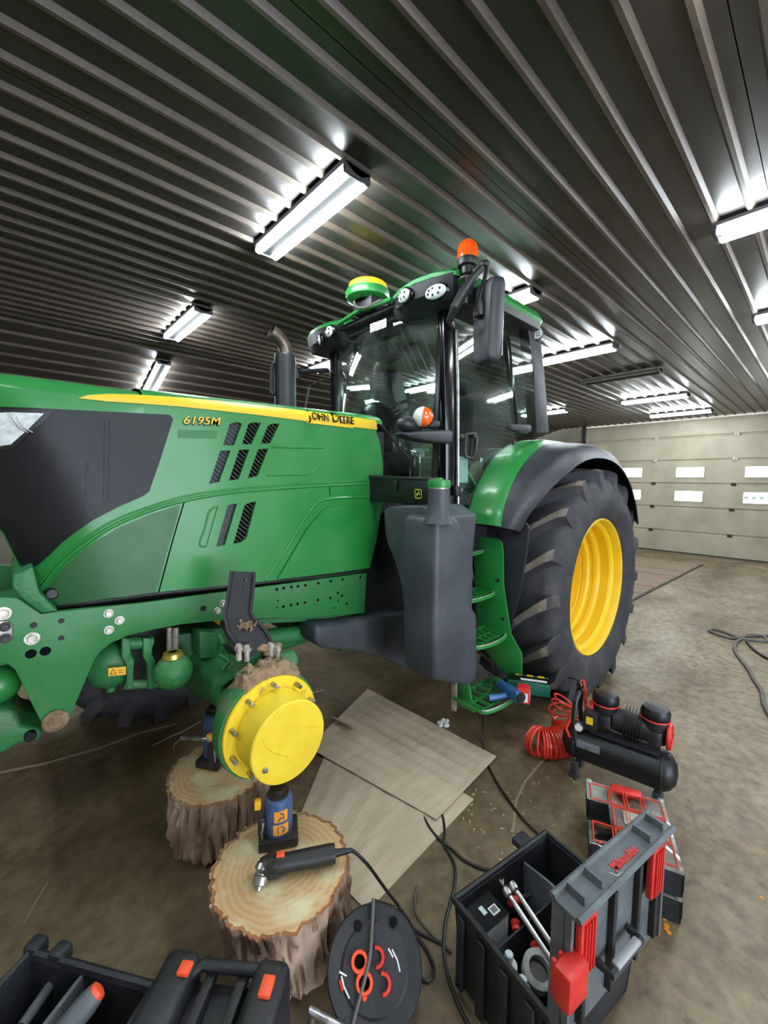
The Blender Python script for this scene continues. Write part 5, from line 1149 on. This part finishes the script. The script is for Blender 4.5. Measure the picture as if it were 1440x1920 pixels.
# ---- organiser cases
def organiser(name, label, c, rz, z, wx=.40, wy=.33, h=.115):
    t = thing(name, label, 'organiser', (c[0], c[1], z)); R = Matrix.Rotation(rz, 3, 'Z'); o = V((c[0], c[1], z)); X = lambda x, y, zz: o+R @ V((x, y, zz))
    # outline with a handle notch on the +y side
    out = [(-wx/2, -wy/2), (wx/2, -wy/2), (wx/2, wy/2), (.07, wy/2), (.07, wy/2-.09), (-.07, wy/2-.09), (-.07, wy/2), (-wx/2, wy/2)]
    q = MB(); q.prism([X(x*.97, y*.97, 0) for x, y in out], (0, 0, .018), .004)
    n = len(out)
    for i in range(n):
        a, b_ = V((*out[i], 0))*.985, V((*out[(i+1) % n], 0))*.985; d = (b_-a).normalized(); nn = V((-d.y, d.x, 0))*.008
        q.prism([X(a.x, a.y, .01), X(b_.x, b_.y, .01), X(b_.x+nn.x, b_.y+nn.y, .01), X(a.x+nn.x, a.y+nn.y, .01)], (0, 0, h-.025))
    k = -wx/2+.03
    while k < wx/2: q.box(X(k, -wy/2, h*.45), (.012, .012, h*.7), .002, R); k += .045
    obj('tray_body', q, K['packout'], t)
    cells = []
    xs = [-wx/2+.015, -wx/6, wx/6, wx/2-.015]; ys = [-wy/2+.012, -wy/2+.095, -wy/2+.165, wy/2-.10, wy/2-.012]
    for i in range(3):
        for j in range(4):
            if j == 3 and i == 1: continue
            cells.append((xs[i], xs[i+1], ys[j], ys[j+1], 'black' if (j == 3) else 'redbin'))
    for x0_, x1_, y0_, y1_, m in cells:
        q = MB(); g = .004; zb_ = .055 if m != 'black' else .02; zt_ = h-.022
        q.prism([X(x0_+g, y0_+g, zb_), X(x1_-g, y0_+g, zb_), X(x1_-g, y1_-g, zb_), X(x0_+g, y1_-g, zb_)], (0, 0, .006))
        for aa, bb_, cc, dd in ((x0_, x1_, y0_, y0_+.004), (x0_, x1_, y1_-.004, y1_), (x0_, x0_+.004, y0_, y1_), (x1_-.004, x1_, y0_, y1_)):
            q.prism([X(max(aa, x0_+g), max(cc, y0_+g), zb_), X(min(bb_, x1_-g), max(cc, y0_+g), zb_), X(min(bb_, x1_-g), min(dd, y1_-g)+.002, zb_), X(max(aa, x0_+g), min(dd, y1_-g)+.002, zb_)], (0, 0, zt_-zb_))
        bn = obj('bin', q, K[m], t)
        if random.random() < .75:
            q = MB()
            for _ in range(14):
                cx_, cy_ = random.uniform(x0_+.015, x1_-.015), random.uniform(y0_+.012, y1_-.012); a = random.random()*6
                q.tube([X(cx_, cy_, zb_+.010), X(cx_+cos(a)*.02, cy_+sin(a)*.012, zb_+.014)], .004, 5)
            so = obj('small_fittings', q, K['zinc'] if m == 'black' else random.choice([K['zinc'], K['redbin'], K['red']]), bn); so['kind'] = 'stuff'
    q = MB(); q.prism([X(x*.995, y*.995, h-.014) for x, y in out], (0, 0, .007), .002)
    lid = obj('clear_lid', q, K['clear'], t)
    q = MB()
    for x0_, x1_, y0_, y1_, m in cells:
        q.tube([X(x0_+.006, y0_+.006, h-.004), X(x1_-.006, y0_+.006, h-.004), X(x1_-.006, y1_-.006, h-.004), X(x0_+.006, y1_-.006, h-.004)], .0035, 5, closed=True)
    obj('lid_ribs', q, K['hose'], lid)
    q = MB(); q.prism([X(x, y, h-.006) for x, y in ((-.05, -.07), (.05, -.05), (.05, .02), (-.03, .02))], (0, 0, .004)); obj('lid_badge', q, K['zinc'], lid)
    for sx in (-1, 1):
        q = MB(); q.box(X(sx*(wx/2-.005), -.01, h-.01), (.05, .13, .02), .005, R); q.box(X(sx*(wx/2+.008), -.01, h-.03), (.014, .09, .05), .004, R); obj('latch', q, K['red'], t, label='red latch')
        for sy in (-1, 1):
            q = MB(); q.box(X(sx*(wx/2-.012), sy*(wy/2-.014), h-.006), (.024, .024, .02), .005, R); obj('lid_corner', q, K['clear'], lid)
    return t
q0 = [PZ(x, y, .235) for x, y in ((1111, 1464), (1250, 1508), (1100, 1574))]
orz = math.atan2((q0[0]-q0[2]).y, (q0[0]-q0[2]).x)+.10
u_ = V((cos(orz), sin(orz), 0)); v_ = V((-u_.y, u_.x, 0)); oc = (q0[0]+q0[2])/2-v_*.155
organiser('parts_organiser', 'clear-lidded organiser case with red bins, on top of another behind the open tool box', oc, orz, .121)
organiser('parts_organiser', 'second clear-lidded organiser case, underneath the first and mostly hidden by the grey lid', oc-v_*.008+u_*.015, orz-.03, 0)
# ---- big open tool box
bc0, bc1, bc2 = PZ(852, 1688, .30), PZ(1020, 1565, .30), PZ(1042, 1880, .30)
bx_ = V((bc1.x-bc0.x, bc1.y-bc0.y, 0)); Lb = .50; Wb = .36; bx_.normalize(); by_ = V((bx_.y, -bx_.x, 0)); org = V((bc0.x, bc0.y, 0))
B = lambda s, w_, z: org+bx_*s+by_*w_+V((0, 0, z))
RB = Matrix(((bx_.x, -by_.x, 0), (bx_.y, -by_.y, 0), (0, 0, 1)))
t = thing('open_tool_box', 'large open black tool box with its grey lid standing upright', 'tool box', B(Lb/2, Wb/2, 0)); HB_ = .30
q = MB(); th = .014
q.prism([B(.03, .03, 0), B(Lb-.03, .03, 0), B(Lb-.03, Wb-.03, 0), B(.03, Wb-.03, 0)], (0, 0, .015))
def slab(a0, a1): q.prism([B(a0[0]+(.02 if a0[0] < Lb/2 else -.02), a0[1]+(.02 if a0[1] < Wb/2 else -.02), 0), B(a1[0]+(.02 if a1[0] < Lb/2 else -.02), a1[1]+(.02 if a1[1] < Wb/2 else -.02), 0), B(a1[0], a1[1], HB_), B(a0[0], a0[1], HB_)], ((bx_*0)+V((0, 0, 0)))+(by_*th if a0[1] == a1[1] == 0 else -by_*th if a0[1] == a1[1] else bx_*th if a0[0] == 0 else -bx_*th))
slab((0, 0), (Lb, 0)); slab((0, Wb), (Lb, Wb)); slab((0, 0), (0, Wb)); slab((Lb, 0), (Lb, Wb))
body = obj('box_body', q, K['packout'], t, flat=True)
q = MB(); q.tube([B(0, 0, HB_), B(Lb, 0, HB_), B(Lb, Wb, HB_), B(0, Wb, HB_)], .014, 8, closed=True); obj('rim', q, K['packout'], body)
for s in (.04, .13, .22, .31): q = MB(); q.box(B(-.006, s, .15), (.014, .03, .26), .004, RB); obj('side_rib', q, K['packout'], body)
for s in (.06, .18, .30, .42): q = MB(); q.box(B(s, -.006, .15), (.03, .014, .26), .004, RB); obj('side_rib', q, K['packout'], body)
q = MB(); q.box(B(.40, -.035, .285), (.07, .06, .03), .008, RB); obj('box_cleat', q, K['packout'], body)
q = MB(); q.prism([B(.34, .014, .10), B(.34, Wb-.014, .10), B(.34, Wb-.014, .27), B(.34, .24, .285), B(.34, .12, .285), B(.34, .014, .27)], bx_*.008); obj('divider', q, K['lidgrey'], body, label='grey divider panel')
q = MB(); q.prism([B(.02, .14, .12), B(.34, .14, .12), B(.34, .14, .235), B(.02, .14, .235)], by_*.006); obj('divider', q, K['packout'], body)
q = MB(); q.prism([B(.014, .014, .10), B(Lb-.014, .014, .10), B(Lb-.014, Wb-.014, .10), B(.014, Wb-.014, .10)], (0, 0, .006)); obj('tray_floor', q, K['dark'], body, flat=True)
# upright lid: hinge line along w = Wb
lw0, lw1 = Wb+.002, Wb+.088; lz0, lz1 = .27, .64
q = MB(); q.prism([B(-.005, lw0+.03, lz0), B(Lb+.005, lw0+.03, lz0), B(Lb+.005, lw0+.03, lz1), B(-.005, lw0+.03, lz1)], by_*.014, .004)
for s in (-.005, Lb-.007): q.prism([B(s, lw0, lz0), B(s, lw1-.03, lz0), B(s, lw1-.03, lz1), B(s, lw0, lz1)], bx_*.012)
q.prism([B(-.005, lw0, lz1), B(Lb+.005, lw0, lz1), B(Lb+.005, lw1-.012, lz1), B(-.005, lw1-.012, lz1)], (0, 0, .012), .003)
lid = obj('lid', q, K['lidgrey'], t, label='grey lid standing upright')
for s in (.04, .12, .38, .46):
    q = MB(); q.prism([B(s, lw0+.01, lz1+.012), B(s+.006, lw0+.01, lz1+.012), B(s+.006, lw0+.01, lz1+.035), B(s, lw0+.01, lz1+.035)], by_*.05); obj('lid_gusset', q, K['lidgrey'], lid, flat=True)
q = MB(); q.tube([B(-.005, lw0, lz1+.012), B(Lb+.005, lw0, lz1+.012)], .010, 8); q.tube([B(-.005, lw1-.014, lz1+.010), B(Lb+.005, lw1-.014, lz1+.010)], .009, 8); obj('lid_edge', q, K['lidgrey'], lid)
for s in (.06, .20, .34, .45): q = MB(); q.box(B(s, lw0+.052, .45), (.018, .02, .30), .004, RB); obj('lid_cleat', q, K['packout'], lid)
text('brand_script', 'Milwaukee', K['red'], lid, B(.20, lw1-.030, lz1+.0135), bx_, -by_, .035, .001, shear=.3, fit=.125, bold=.0006, ysc=1.3)
q = MB(); q.tube([B(.185, lw1-.040, lz1+.0135), B(.192, lw1-.024, lz1+.0135), B(.225, lw1-.020, lz1+.0135)], .0014, 4); obj('script_stroke', q, K['white'], lid)
q = MB(); q.tube([B(.14, lw0+.05, .42), B(.14, lw0+.085, .42), B(.30, lw0+.085, .42), B(.30, lw0+.05, .42)], .012, 8); hh = obj('lid_handle', q, K['packout'], lid)
q = MB(); q.box(B(.22, lw0+.086, .432), (.12, .022, .012), .004, RB); obj('handle_grip', q, K['silverlid'], hh)
for s in (.05, .42):
    q = MB(); q.box(B(s, lw0+.062, lz1-.09), (.07, .02, .16), .006, RB)
    for k in range(4): q.box(B(s-.02+.013*k, lw0+.074, lz1-.09), (.006, .008, .14), .002, RB)
    obj('latch', q, K['red'], lid, label='red latch')
q = MB(); lp = PZ(1070, 1838, .5); q.box(lp, (.085, .05, .10), .012, RB)
for k in range(3): q.box(lp+bx_*(-.028+.028*k)-by_*.028, (.012, .012, .095), .004, RB)
obj('latch', q, K['red'], lid, label='big red latch at the near corner of the lid')
# contents
def Bz(px, py, z): return PZ(px, py, z)
p = Bz(905, 1710, .25)+by_*.021; tt = thing('small_carton', 'small grey carton with a black top and barcode, in the open tool box', 'box', (p.x, p.y, .107))
q = MB(); q.box((p.x, p.y, .19), (.105, .092, .17), .002, RB); ct = obj('carton', q, K['silverlid'], tt)
q = MB(); q.box((p.x, p.y, .2765), (.107, .094, .004), .001, RB); tp = obj('carton_top', q, K['glossblack'], tt, flat=True)
q = MB(); q.box(V((p.x, p.y, .2795))+bx_*.018-by_*-.012, (.032, .028, .002), 0, RB); bl_ = obj('barcode_label', q, K['white'], tp, flat=True)
q = MB()
for k in range(7): q.box(V((p.x, p.y, .2812))+bx_*(.008+.0032*k)+by_*.012, (.0012 if k % 2 else .002, .020, .001), 0, RB)
obj('barcode', q, K['black'], bl_, flat=True)
q = MB(); q.box(V((p.x, p.y, .2795))-bx_*.016-by_*.006, (.016, .028, .002), 0, RB); obj('white_mark', q, K['paperclear'], tp, flat=True)
p = B(.136, .236, .20); tt = thing('tape_roll', 'round grey tape roll in the open tool box', 'tape', (p.x, p.y, .12)); ax_ = V((-.25, -.25, .93)).normalized()
q = MB(); q.lathe([(.030, -.02), (.048, -.02), (.048, .02), (.044, .022), (.030, .022), (.030, -.02)], p, ax_, 32); obj('tape', q, K['tapegrey'], tt)
q = MB(); q.lathe([(.001, -.004), (.03, -.004)], p, ax_, 24); obj('core', q, K['darkmetal'], tt)
for lab, a, e, zz_ in (('upper chrome wrench beside the divider in the open tool box', (962, 1662), (1045, 1788), .268), ('lower chrome wrench beside the black tray in the open tool box', (950, 1672), (1032, 1799), .262)):
    pa, pb = Bz(*a, zz_), Bz(*e, zz_-.03); tt = thing('chrome_wrench', lab, 'wrench', (pa.x, pa.y, pa.z-.02)); d = (pb-pa).normalized()
    q = MB(); q.tube([pa, pb], .0085, 10); obj('shaft', q, K['steel'], tt)
    q = MB(); q.lathe([(.001, -.012), (.014, -.01), (.016, 0), (.014, .014), (.008, .02)], pa, d, 14); obj('head', q, K['steel'], tt)
for lab, pl in (('red-handled pliers near the chrome wrenches in the open tool box', [(956, 1692), (976, 1684), (1000, 1674)]), ('red-handled screwdriver in the middle of the open tool box', [(966, 1725), (968, 1745), (976, 1770)]), ('red-handled screwdriver nearest the tape roll', [(1002, 1765), (1008, 1785), (1013, 1800)]), ('orange-handled knife at the lid end of the chrome wrenches', [(1046, 1790), (1055, 1778), (1060, 1765)])):
    zs_ = [.21, .2, .17]; P = [Bz(x, y, z) for (x, y), z in zip(pl, zs_)]; tt = thing(lab.split(' in ')[0].split(' near')[0].split(' at')[0].replace('red-handled ', 'hand_').replace('orange-handled ', 'utility_').replace(' ', '_'), lab, 'hand tool', tuple(P[1]-V((0, 0, .02))))
    q = MB(); q.tube([P[0], P[0].lerp(P[1], .3), P[0].lerp(P[1], .6), P[1]], [.013, .018, .013, .016], 10); obj('handle', q, K['red'] if 'red' in lab else K['orange'], tt)
    q = MB(); q.tube([P[1], P[2]], [.008, .005], 8); obj('shank', q, K['red'] if 'screw' in lab else K['steel'], tt)
for lab, px in (('white plastic bottle below the small carton in the open tool box', (.076, .172)), ('second white plastic bottle, beside the tape roll', (.058, .238))):
    p = B(px[0], px[1], .2); tt = thing('plastic_bottle', lab, 'bottle', (p.x, p.y, .107))
    q = MB(); q.lathe([(.024, 0), (.026, .01), (.026, .09), (.012, .105)], (p.x, p.y, .107), (0, 0, 1), 18); obj('body', q, K['white'], tt)
    q = MB(); q.cyl((p.x, p.y, .21), (p.x, p.y, .235), .013, 14, bev=.003); obj('cap', q, K['paperclear'], tt)
p = Bz(938, 1645, .27); tt = thing('clear_clip', 'pale plastic clip on the rim side of the open tool box', 'clip', (p.x, p.y, .24)); q = MB(); q.tube([p+V((-.01, 0, 0)), p+V((.0, .012, .02)), p+V((.012, 0, 0)), p+V((0, -.01, -.02))], .007, 8, closed=True); obj('loop', q, K['paperclear'], tt)
# ---- cable reel
rc = V((.790, .880, .185)); rn = V((-.42, -.52, .78)).normalized(); ru = (V((0, 0, 1))-rn*rn.z).normalized(); rr_ = ru.cross(rn)
def RP(px, py, off=.012): return PP(px, py, rc+rn*off, rn)
t = thing('cable_reel', 'black extension cable reel with orange sockets, between the front stump and the open tool box', 'cable reel', (rc.x, rc.y, 0))
q = MB(); q.lathe([(.05, -.004), (.125, -.004), (.146, .0), (.150, .006), (.146, .012), (.125, .009), (.108, .006), (.10, .012), (.001, .012)], rc, rn, 48); fd = obj('reel_flange', q, K['packout'], t)
q = MB(); q.lathe([(.05, -.10), (.132, -.10), (.136, -.094), (.05, -.088)], rc, rn, 40); obj('reel_flange', q, K['packout'], t)
q = MB(); q.lathe([(.085, -.088), (.085, -.004)], rc, rn, 32)
for k in range(5): q.lathe([(.10+.003*(k % 2), -.086+.016*k), (.108+.003*(k % 2), -.078+.016*k), (.10, -.07+.016*k)], rc, rn, 32)
wc = obj('wound_cable', q, K['cable'], t); wc['kind'] = 'stuff'
for x, y, full in ((674, 1803, 1), (683, 1843, 1), (717, 1845, 0), (705, 1795, 0)):
    p = RP(x, y, .014); q = MB(); q.lathe([(.016, .0), (.025, .0), (.0275, .006), (.025, .014), (.018, .014), (.016, .002)], p, rn, 22, 0, 2*pi if full else pi*1.05, ref=ru if full else -ru); so = obj('socket', q, K['orange'] if full else K['red'], fd, label='orange socket' if full else None)
    if full:
        q = MB(); q.lathe([(.001, .002), (.0165, .002)], p, rn, 18); obj('socket_hole', q, K['dark'], fd)
        q = MB(); q.box(p-ru*.030+rn*.006, (.014, .012, .01), .003); obj('socket_hinge', q, K['orange'], fd)
for pts in ([(735, 1780), (745, 1800), (750, 1822)], [(728, 1778), (737, 1795)], [(640, 1830), (645, 1850), (655, 1872)], [(636, 1822), (650, 1830)]):
    q = MB(); q.tube([RP(*p, .011) for p in pts], .0028, 5); obj('printed_mark', q, K['white'], fd)
q = MB(); q.tube([RP(637, 1838, .012), RP(642, 1858, .012)], .004, 5); obj('printed_mark', q, K['red'], fd)
for x, y in ((672, 1737), (738, 1728)):
    p = RP(x, y, .0); q = MB(); q.tube([p-rn*.10, p+rn*.012, p+rn*.02], [.014, .014, .010], 12); obj('frame_knob', q, K['glossblack'], t)
q = MB(); pa, pb = RP(672, 1737, -.02), RP(738, 1728, -.02); q.tube([pa-ru*.0, pa+ru*.03, (pa+pb)/2+ru*.05, pb+ru*.03, pb], .012, 10); obj('reel_handle', q, K['black'], t)
q = MB(); f0, f1 = PZ(585, 1896, .16), PZ(650, 1935, .12)
q.tube([V((f0.x, f0.y, 0.01)), V((f0.x, f0.y, .13)), f0, f0.lerp(f1, .25), f1, rc-ru*.14-rn*.05], .013, 12); q.tube([rc-rn*.12, V((rc.x+.14, rc.y+.12, .012)), V((rc.x+.18, rc.y-.02, .012)), rc-rn*.12-ru*.05], .011, 10); obj('reel_stand', q, K['steel'], t, label='chrome tube stand')
cord('reel_lead', [RP(700, 1700, .01)+V((0, 0, .03)), RP(697, 1745, .02), RP(694, 1790, .028), RP(684, 1835, .028), RP(672, 1880, .02), RP(660, 1925, .01)], .006, 'greycable', parent=t)
# ---- loose cables on the floor
cord('extension_cord', G((930, 1634), (900, 1627), (870, 1612), (845, 1590), (822, 1572), (803, 1548), (792, 1522), (800, 1507), (815, 1508), (829, 1528), (834, 1560), (832, 1582), (842, 1600), (853, 1625), (852, 1660), (845, 1690), (835, 1730), (832, 1780), (840, 1830), (858, 1880), (880, 1925), (905, 1960)), .0065, 'cable', 'black cord with a loop on the cardboard, running left of the open tool box', 'cord')
cord('extension_cord', G((712, 1716), (730, 1706), (752, 1712), (762, 1722), (775, 1740), (792, 1752), (810, 1760), (828, 1770), (845, 1786)), .005, 'cable', 'short black cord curving away from the top of the cable reel', 'cord')
cord('extension_cord', G((782, 1660), (778, 1690), (782, 1716), (800, 1740), (826, 1766)), .005, 'greycable', 'thin grey cord end lying between the cardboard corner and the open tool box', 'cord')
cord('floor_cable', G((1452, 1192), (1400, 1193), (1375, 1197), (1346, 1190), (1330, 1183), (1338, 1180), (1360, 1186), (1385, 1196), (1410, 1200), (1437, 1203), (1430, 1193), (1405, 1191), (1390, 1198), (1380, 1206), (1378, 1220), (1390, 1238), (1404, 1256), (1416, 1278), (1428, 1296), (1431, 1315), (1438, 1332), (1450, 1352), z=.012), .016, 'greycable', 'grey-black cable tangled on the concrete at the right edge', 'cord')
cord('floor_cable', G((1400, 1203), (1412, 1216), (1428, 1228), (1450, 1240), z=.012), .014, 'cable', 'short dark cable end running off the right edge from the tangle', 'cord')
for lab, l in (('pale straw lying on the dark floor beside the rear stump', [(286, 1398), (318, 1382), (342, 1372), (376, 1352)]), ('short pale twig on the dark floor right of the yellow hub', [(583, 1300), (606, 1294)]), ('curled pale straw below the steel bar of the rear jack', [(325, 1404), (328, 1394), (337, 1388)])):
    q = MB(); q.tube(G(*l, z=.006), .0045, 6); tag(obj('straw', q, K['chip']), lab, 'straw')
q = MB()
for i in range(80):
    x, y = random.choice([(random.uniform(890, 1010), random.uniform(1440, 1620)), (random.uniform(1190, 1440), random.uniform(1230, 1340)), (random.uniform(1010, 1120), random.uniform(1410, 1560)), (random.uniform(860, 960), random.uniform(1480, 1570))])
    p = PZ(x, y, .003); q.box(p, (random.uniform(.006, .02), .005, .004), 0, Matrix.Rotation(random.random()*3, 3, 'Z'))
tag(obj('wood_chips', q, K['chip'], flat=True), 'pale wood chips scattered over the concrete', 'debris', kind='stuff')
q = MB()
for x, y, s in ((1217, 1744, .012), (1219, 1752, .010), (1214, 1736, .007), (1226, 1738, .006), (1246, 1722, .007), (1250, 1736, .010), (1254, 1748, .009), (1248, 1742, .006), (1428, 1683, .006)): p = PZ(x, y, .001); q.cyl(p-V((0, 0, .001)), p+V((0, 0, .001)), s, 9)
obj('paint_drips', q, K['orangepaint'], floor, label='orange paint drips on the floor', flat=True)
# ---- black case with orange latches, and the open box at the lower left corner
def cz_(px, py, z): return PZ(px, py, z)
k0, k1 = cz_(345, 1795, .30), cz_(520, 1815, .30); kx = (k1-k0); kx.z = 0; kl = kx.length; kx.normalize(); ky = V((kx.y, -kx.x, 0)); 
if ky.y > 0: ky = -ky
CA = lambda s, w_, z: V((k0.x, k0.y, 0))+kx*s+ky*w_+V((0, 0, z)); RC = Matrix(((kx.x, -ky.x, 0), (kx.y, -ky.y, 0), (0, 0, 1)))
t = thing('tool_case', 'closed black carrying case with orange latches, left of the cable reel', 'tool case', CA(kl/2, .1, 0))
q = MB(); q.box(CA(kl/2, .11, .12), (kl+.02, .22, .24), .02, RC); obj('case_body', q, K['packout'], t)
for s in (-.005, kl-.015):
    q = MB(); q.box(CA(s, .10, .16), (.105, .25, .30), .028, RC, 3); sh_ = obj('side_bumper', q, K['packout'], t)
q = MB(); q.tube([CA(.03, .03, .28), CA(.06, .0, .285), CA(kl-.06, .0, .285), CA(kl-.03, .03, .28)], .016, 12); obj('carry_handle', q, K['packout'], t)
for px, py, z in ((347, 1816, .315), (500, 1850, .315)):
    p = cz_(px, py, z); q = MB(); q.box(p, (.035, .05 if px > 400 else .035, .014), .004, RC); obj('latch', q, K['orange'], t, label='orange latch')
for s in (.09, kl-.10): q = MB(); q.box(CA(s, .06, .26), (.03, .16, .03), .006, RC); obj('case_rib', q, K['packout'], t)
o0, o1 = cz_(58, 1782, .28), cz_(288, 1846, .28); ox = (o1-o0); ox.z = 0; ol = ox.length; ox.normalize(); oy = V((ox.y, -ox.x, 0))
if oy.dot(V((0, 0, CAM_H))-o0+V((0, 0, 0))) < 0 or oy.y > 0: oy = V((-abs(ox.y), -abs(ox.x), 0)) if oy.y > 0 else oy
OB = lambda s, w_, z: V((o0.x, o0.y, 0))+ox*s+oy*w_+V((0, 0, z)); RO = Matrix(((ox.x, -oy.x, 0), (ox.y, -oy.y, 0), (0, 0, 1)))
t = thing('tool_tote', 'open black tool box cut off by the lower left corner', 'tool box', OB(ol/2, .18, 0)); ow = .36
q = MB()
for a, e, nx in (((0, 0), (ol, 0), oy), ((0, ow), (ol, ow), -oy), ((0, 0), (0, ow), ox), ((ol, 0), (ol, ow), -ox)): q.prism([OB(*a, 0), OB(*e, 0), OB(*e, .27), OB(*a, .27)], nx*.014)
q.prism([OB(0, 0, 0), OB(ol, 0, 0), OB(ol, ow, 0), OB(0, ow, 0)], (0, 0, .02)); bd = obj('box_body', q, K['packout'], t, flat=True)
q = MB(); q.tube([OB(0, 0, .27), OB(ol, 0, .27), OB(ol, ow, .27), OB(0, ow, .27)], .017, 8, closed=True); obj('rim', q, K['packout'], bd)
for s in (.0, .09): q = MB(); q.box(OB(s, -.015, .27), (.05, .05, .05), .012, RO); obj('rim_lug', q, K['packout'], bd)
for s in (.14, .19, .26): q = MB(); q.box(OB(s, -.012, .2), (.014, .02, .12), .003, RO); obj('side_rib', q, K['packout'], bd)
q = MB(); q.prism([OB(ol*.45, .01, .06), OB(ol*.45, ow-.01, .06), OB(ol*.45, ow-.01, .265), OB(ol*.45, .01, .265)], ox*.012); obj('divider', q, K['lidgrey'], bd)
p0_, p1_ = cz_(180, 1862, .29), cz_(120, 1935, .25); tt = thing('driver_handle', 'grey tool handle with an orange end in the lower left open box', 'hand tool', tuple(p0_.lerp(p1_, .5)-V((0, 0, .03))))
d = (p1_-p0_).normalized(); q = MB(); q.tube([p0_, p0_+d*.02, p1_], [.026, .03, .032], 14); obj('handle', q, K['lidgrey'], tt)
q = MB(); q.tube([p0_-d*.014, p0_-d*.01, p0_+d*.012, p0_+d*.016], [.012, .022, .026, .026], 14); obj('end_cap', q, K['orange'], tt, label='orange end')
p0_, p1_ = cz_(100, 1840, .2), cz_(40, 1925, .2); tt = thing('tool_bar', 'dark round bar lying in the lower left open box', 'hand tool', tuple(p0_.lerp(p1_, .5)-V((0, 0, .02)))); q = MB(); q.tube([p0_, p1_], .014, 10); obj('bar', q, K['lidgrey'], tt)
# ---- repeats of one kind carry a common group
GROUPS = {'ceiling_light': 'tube lights on the ribbed ceiling', 'wood_stump': 'log stumps under the front axle', 'bottle_jack': 'bottle jacks on the stumps',
          'cardboard_sheet': 'cardboard sheets on the floor', 'parts_organiser': 'stacked organiser cases', 'plastic_bottle': 'bottles in the open tool box',
          'chrome_wrench': 'wrenches in the open tool box', 'extension_cord': 'loose cords on the floor', 'floor_cable': 'cables at the right edge', 'straw': 'straws on the floor'}
for o in list(COL.objects):
    if o.parent is None and o.name.split('.')[0] in GROUPS: o['group'] = GROUPS[o.name.split('.')[0]]
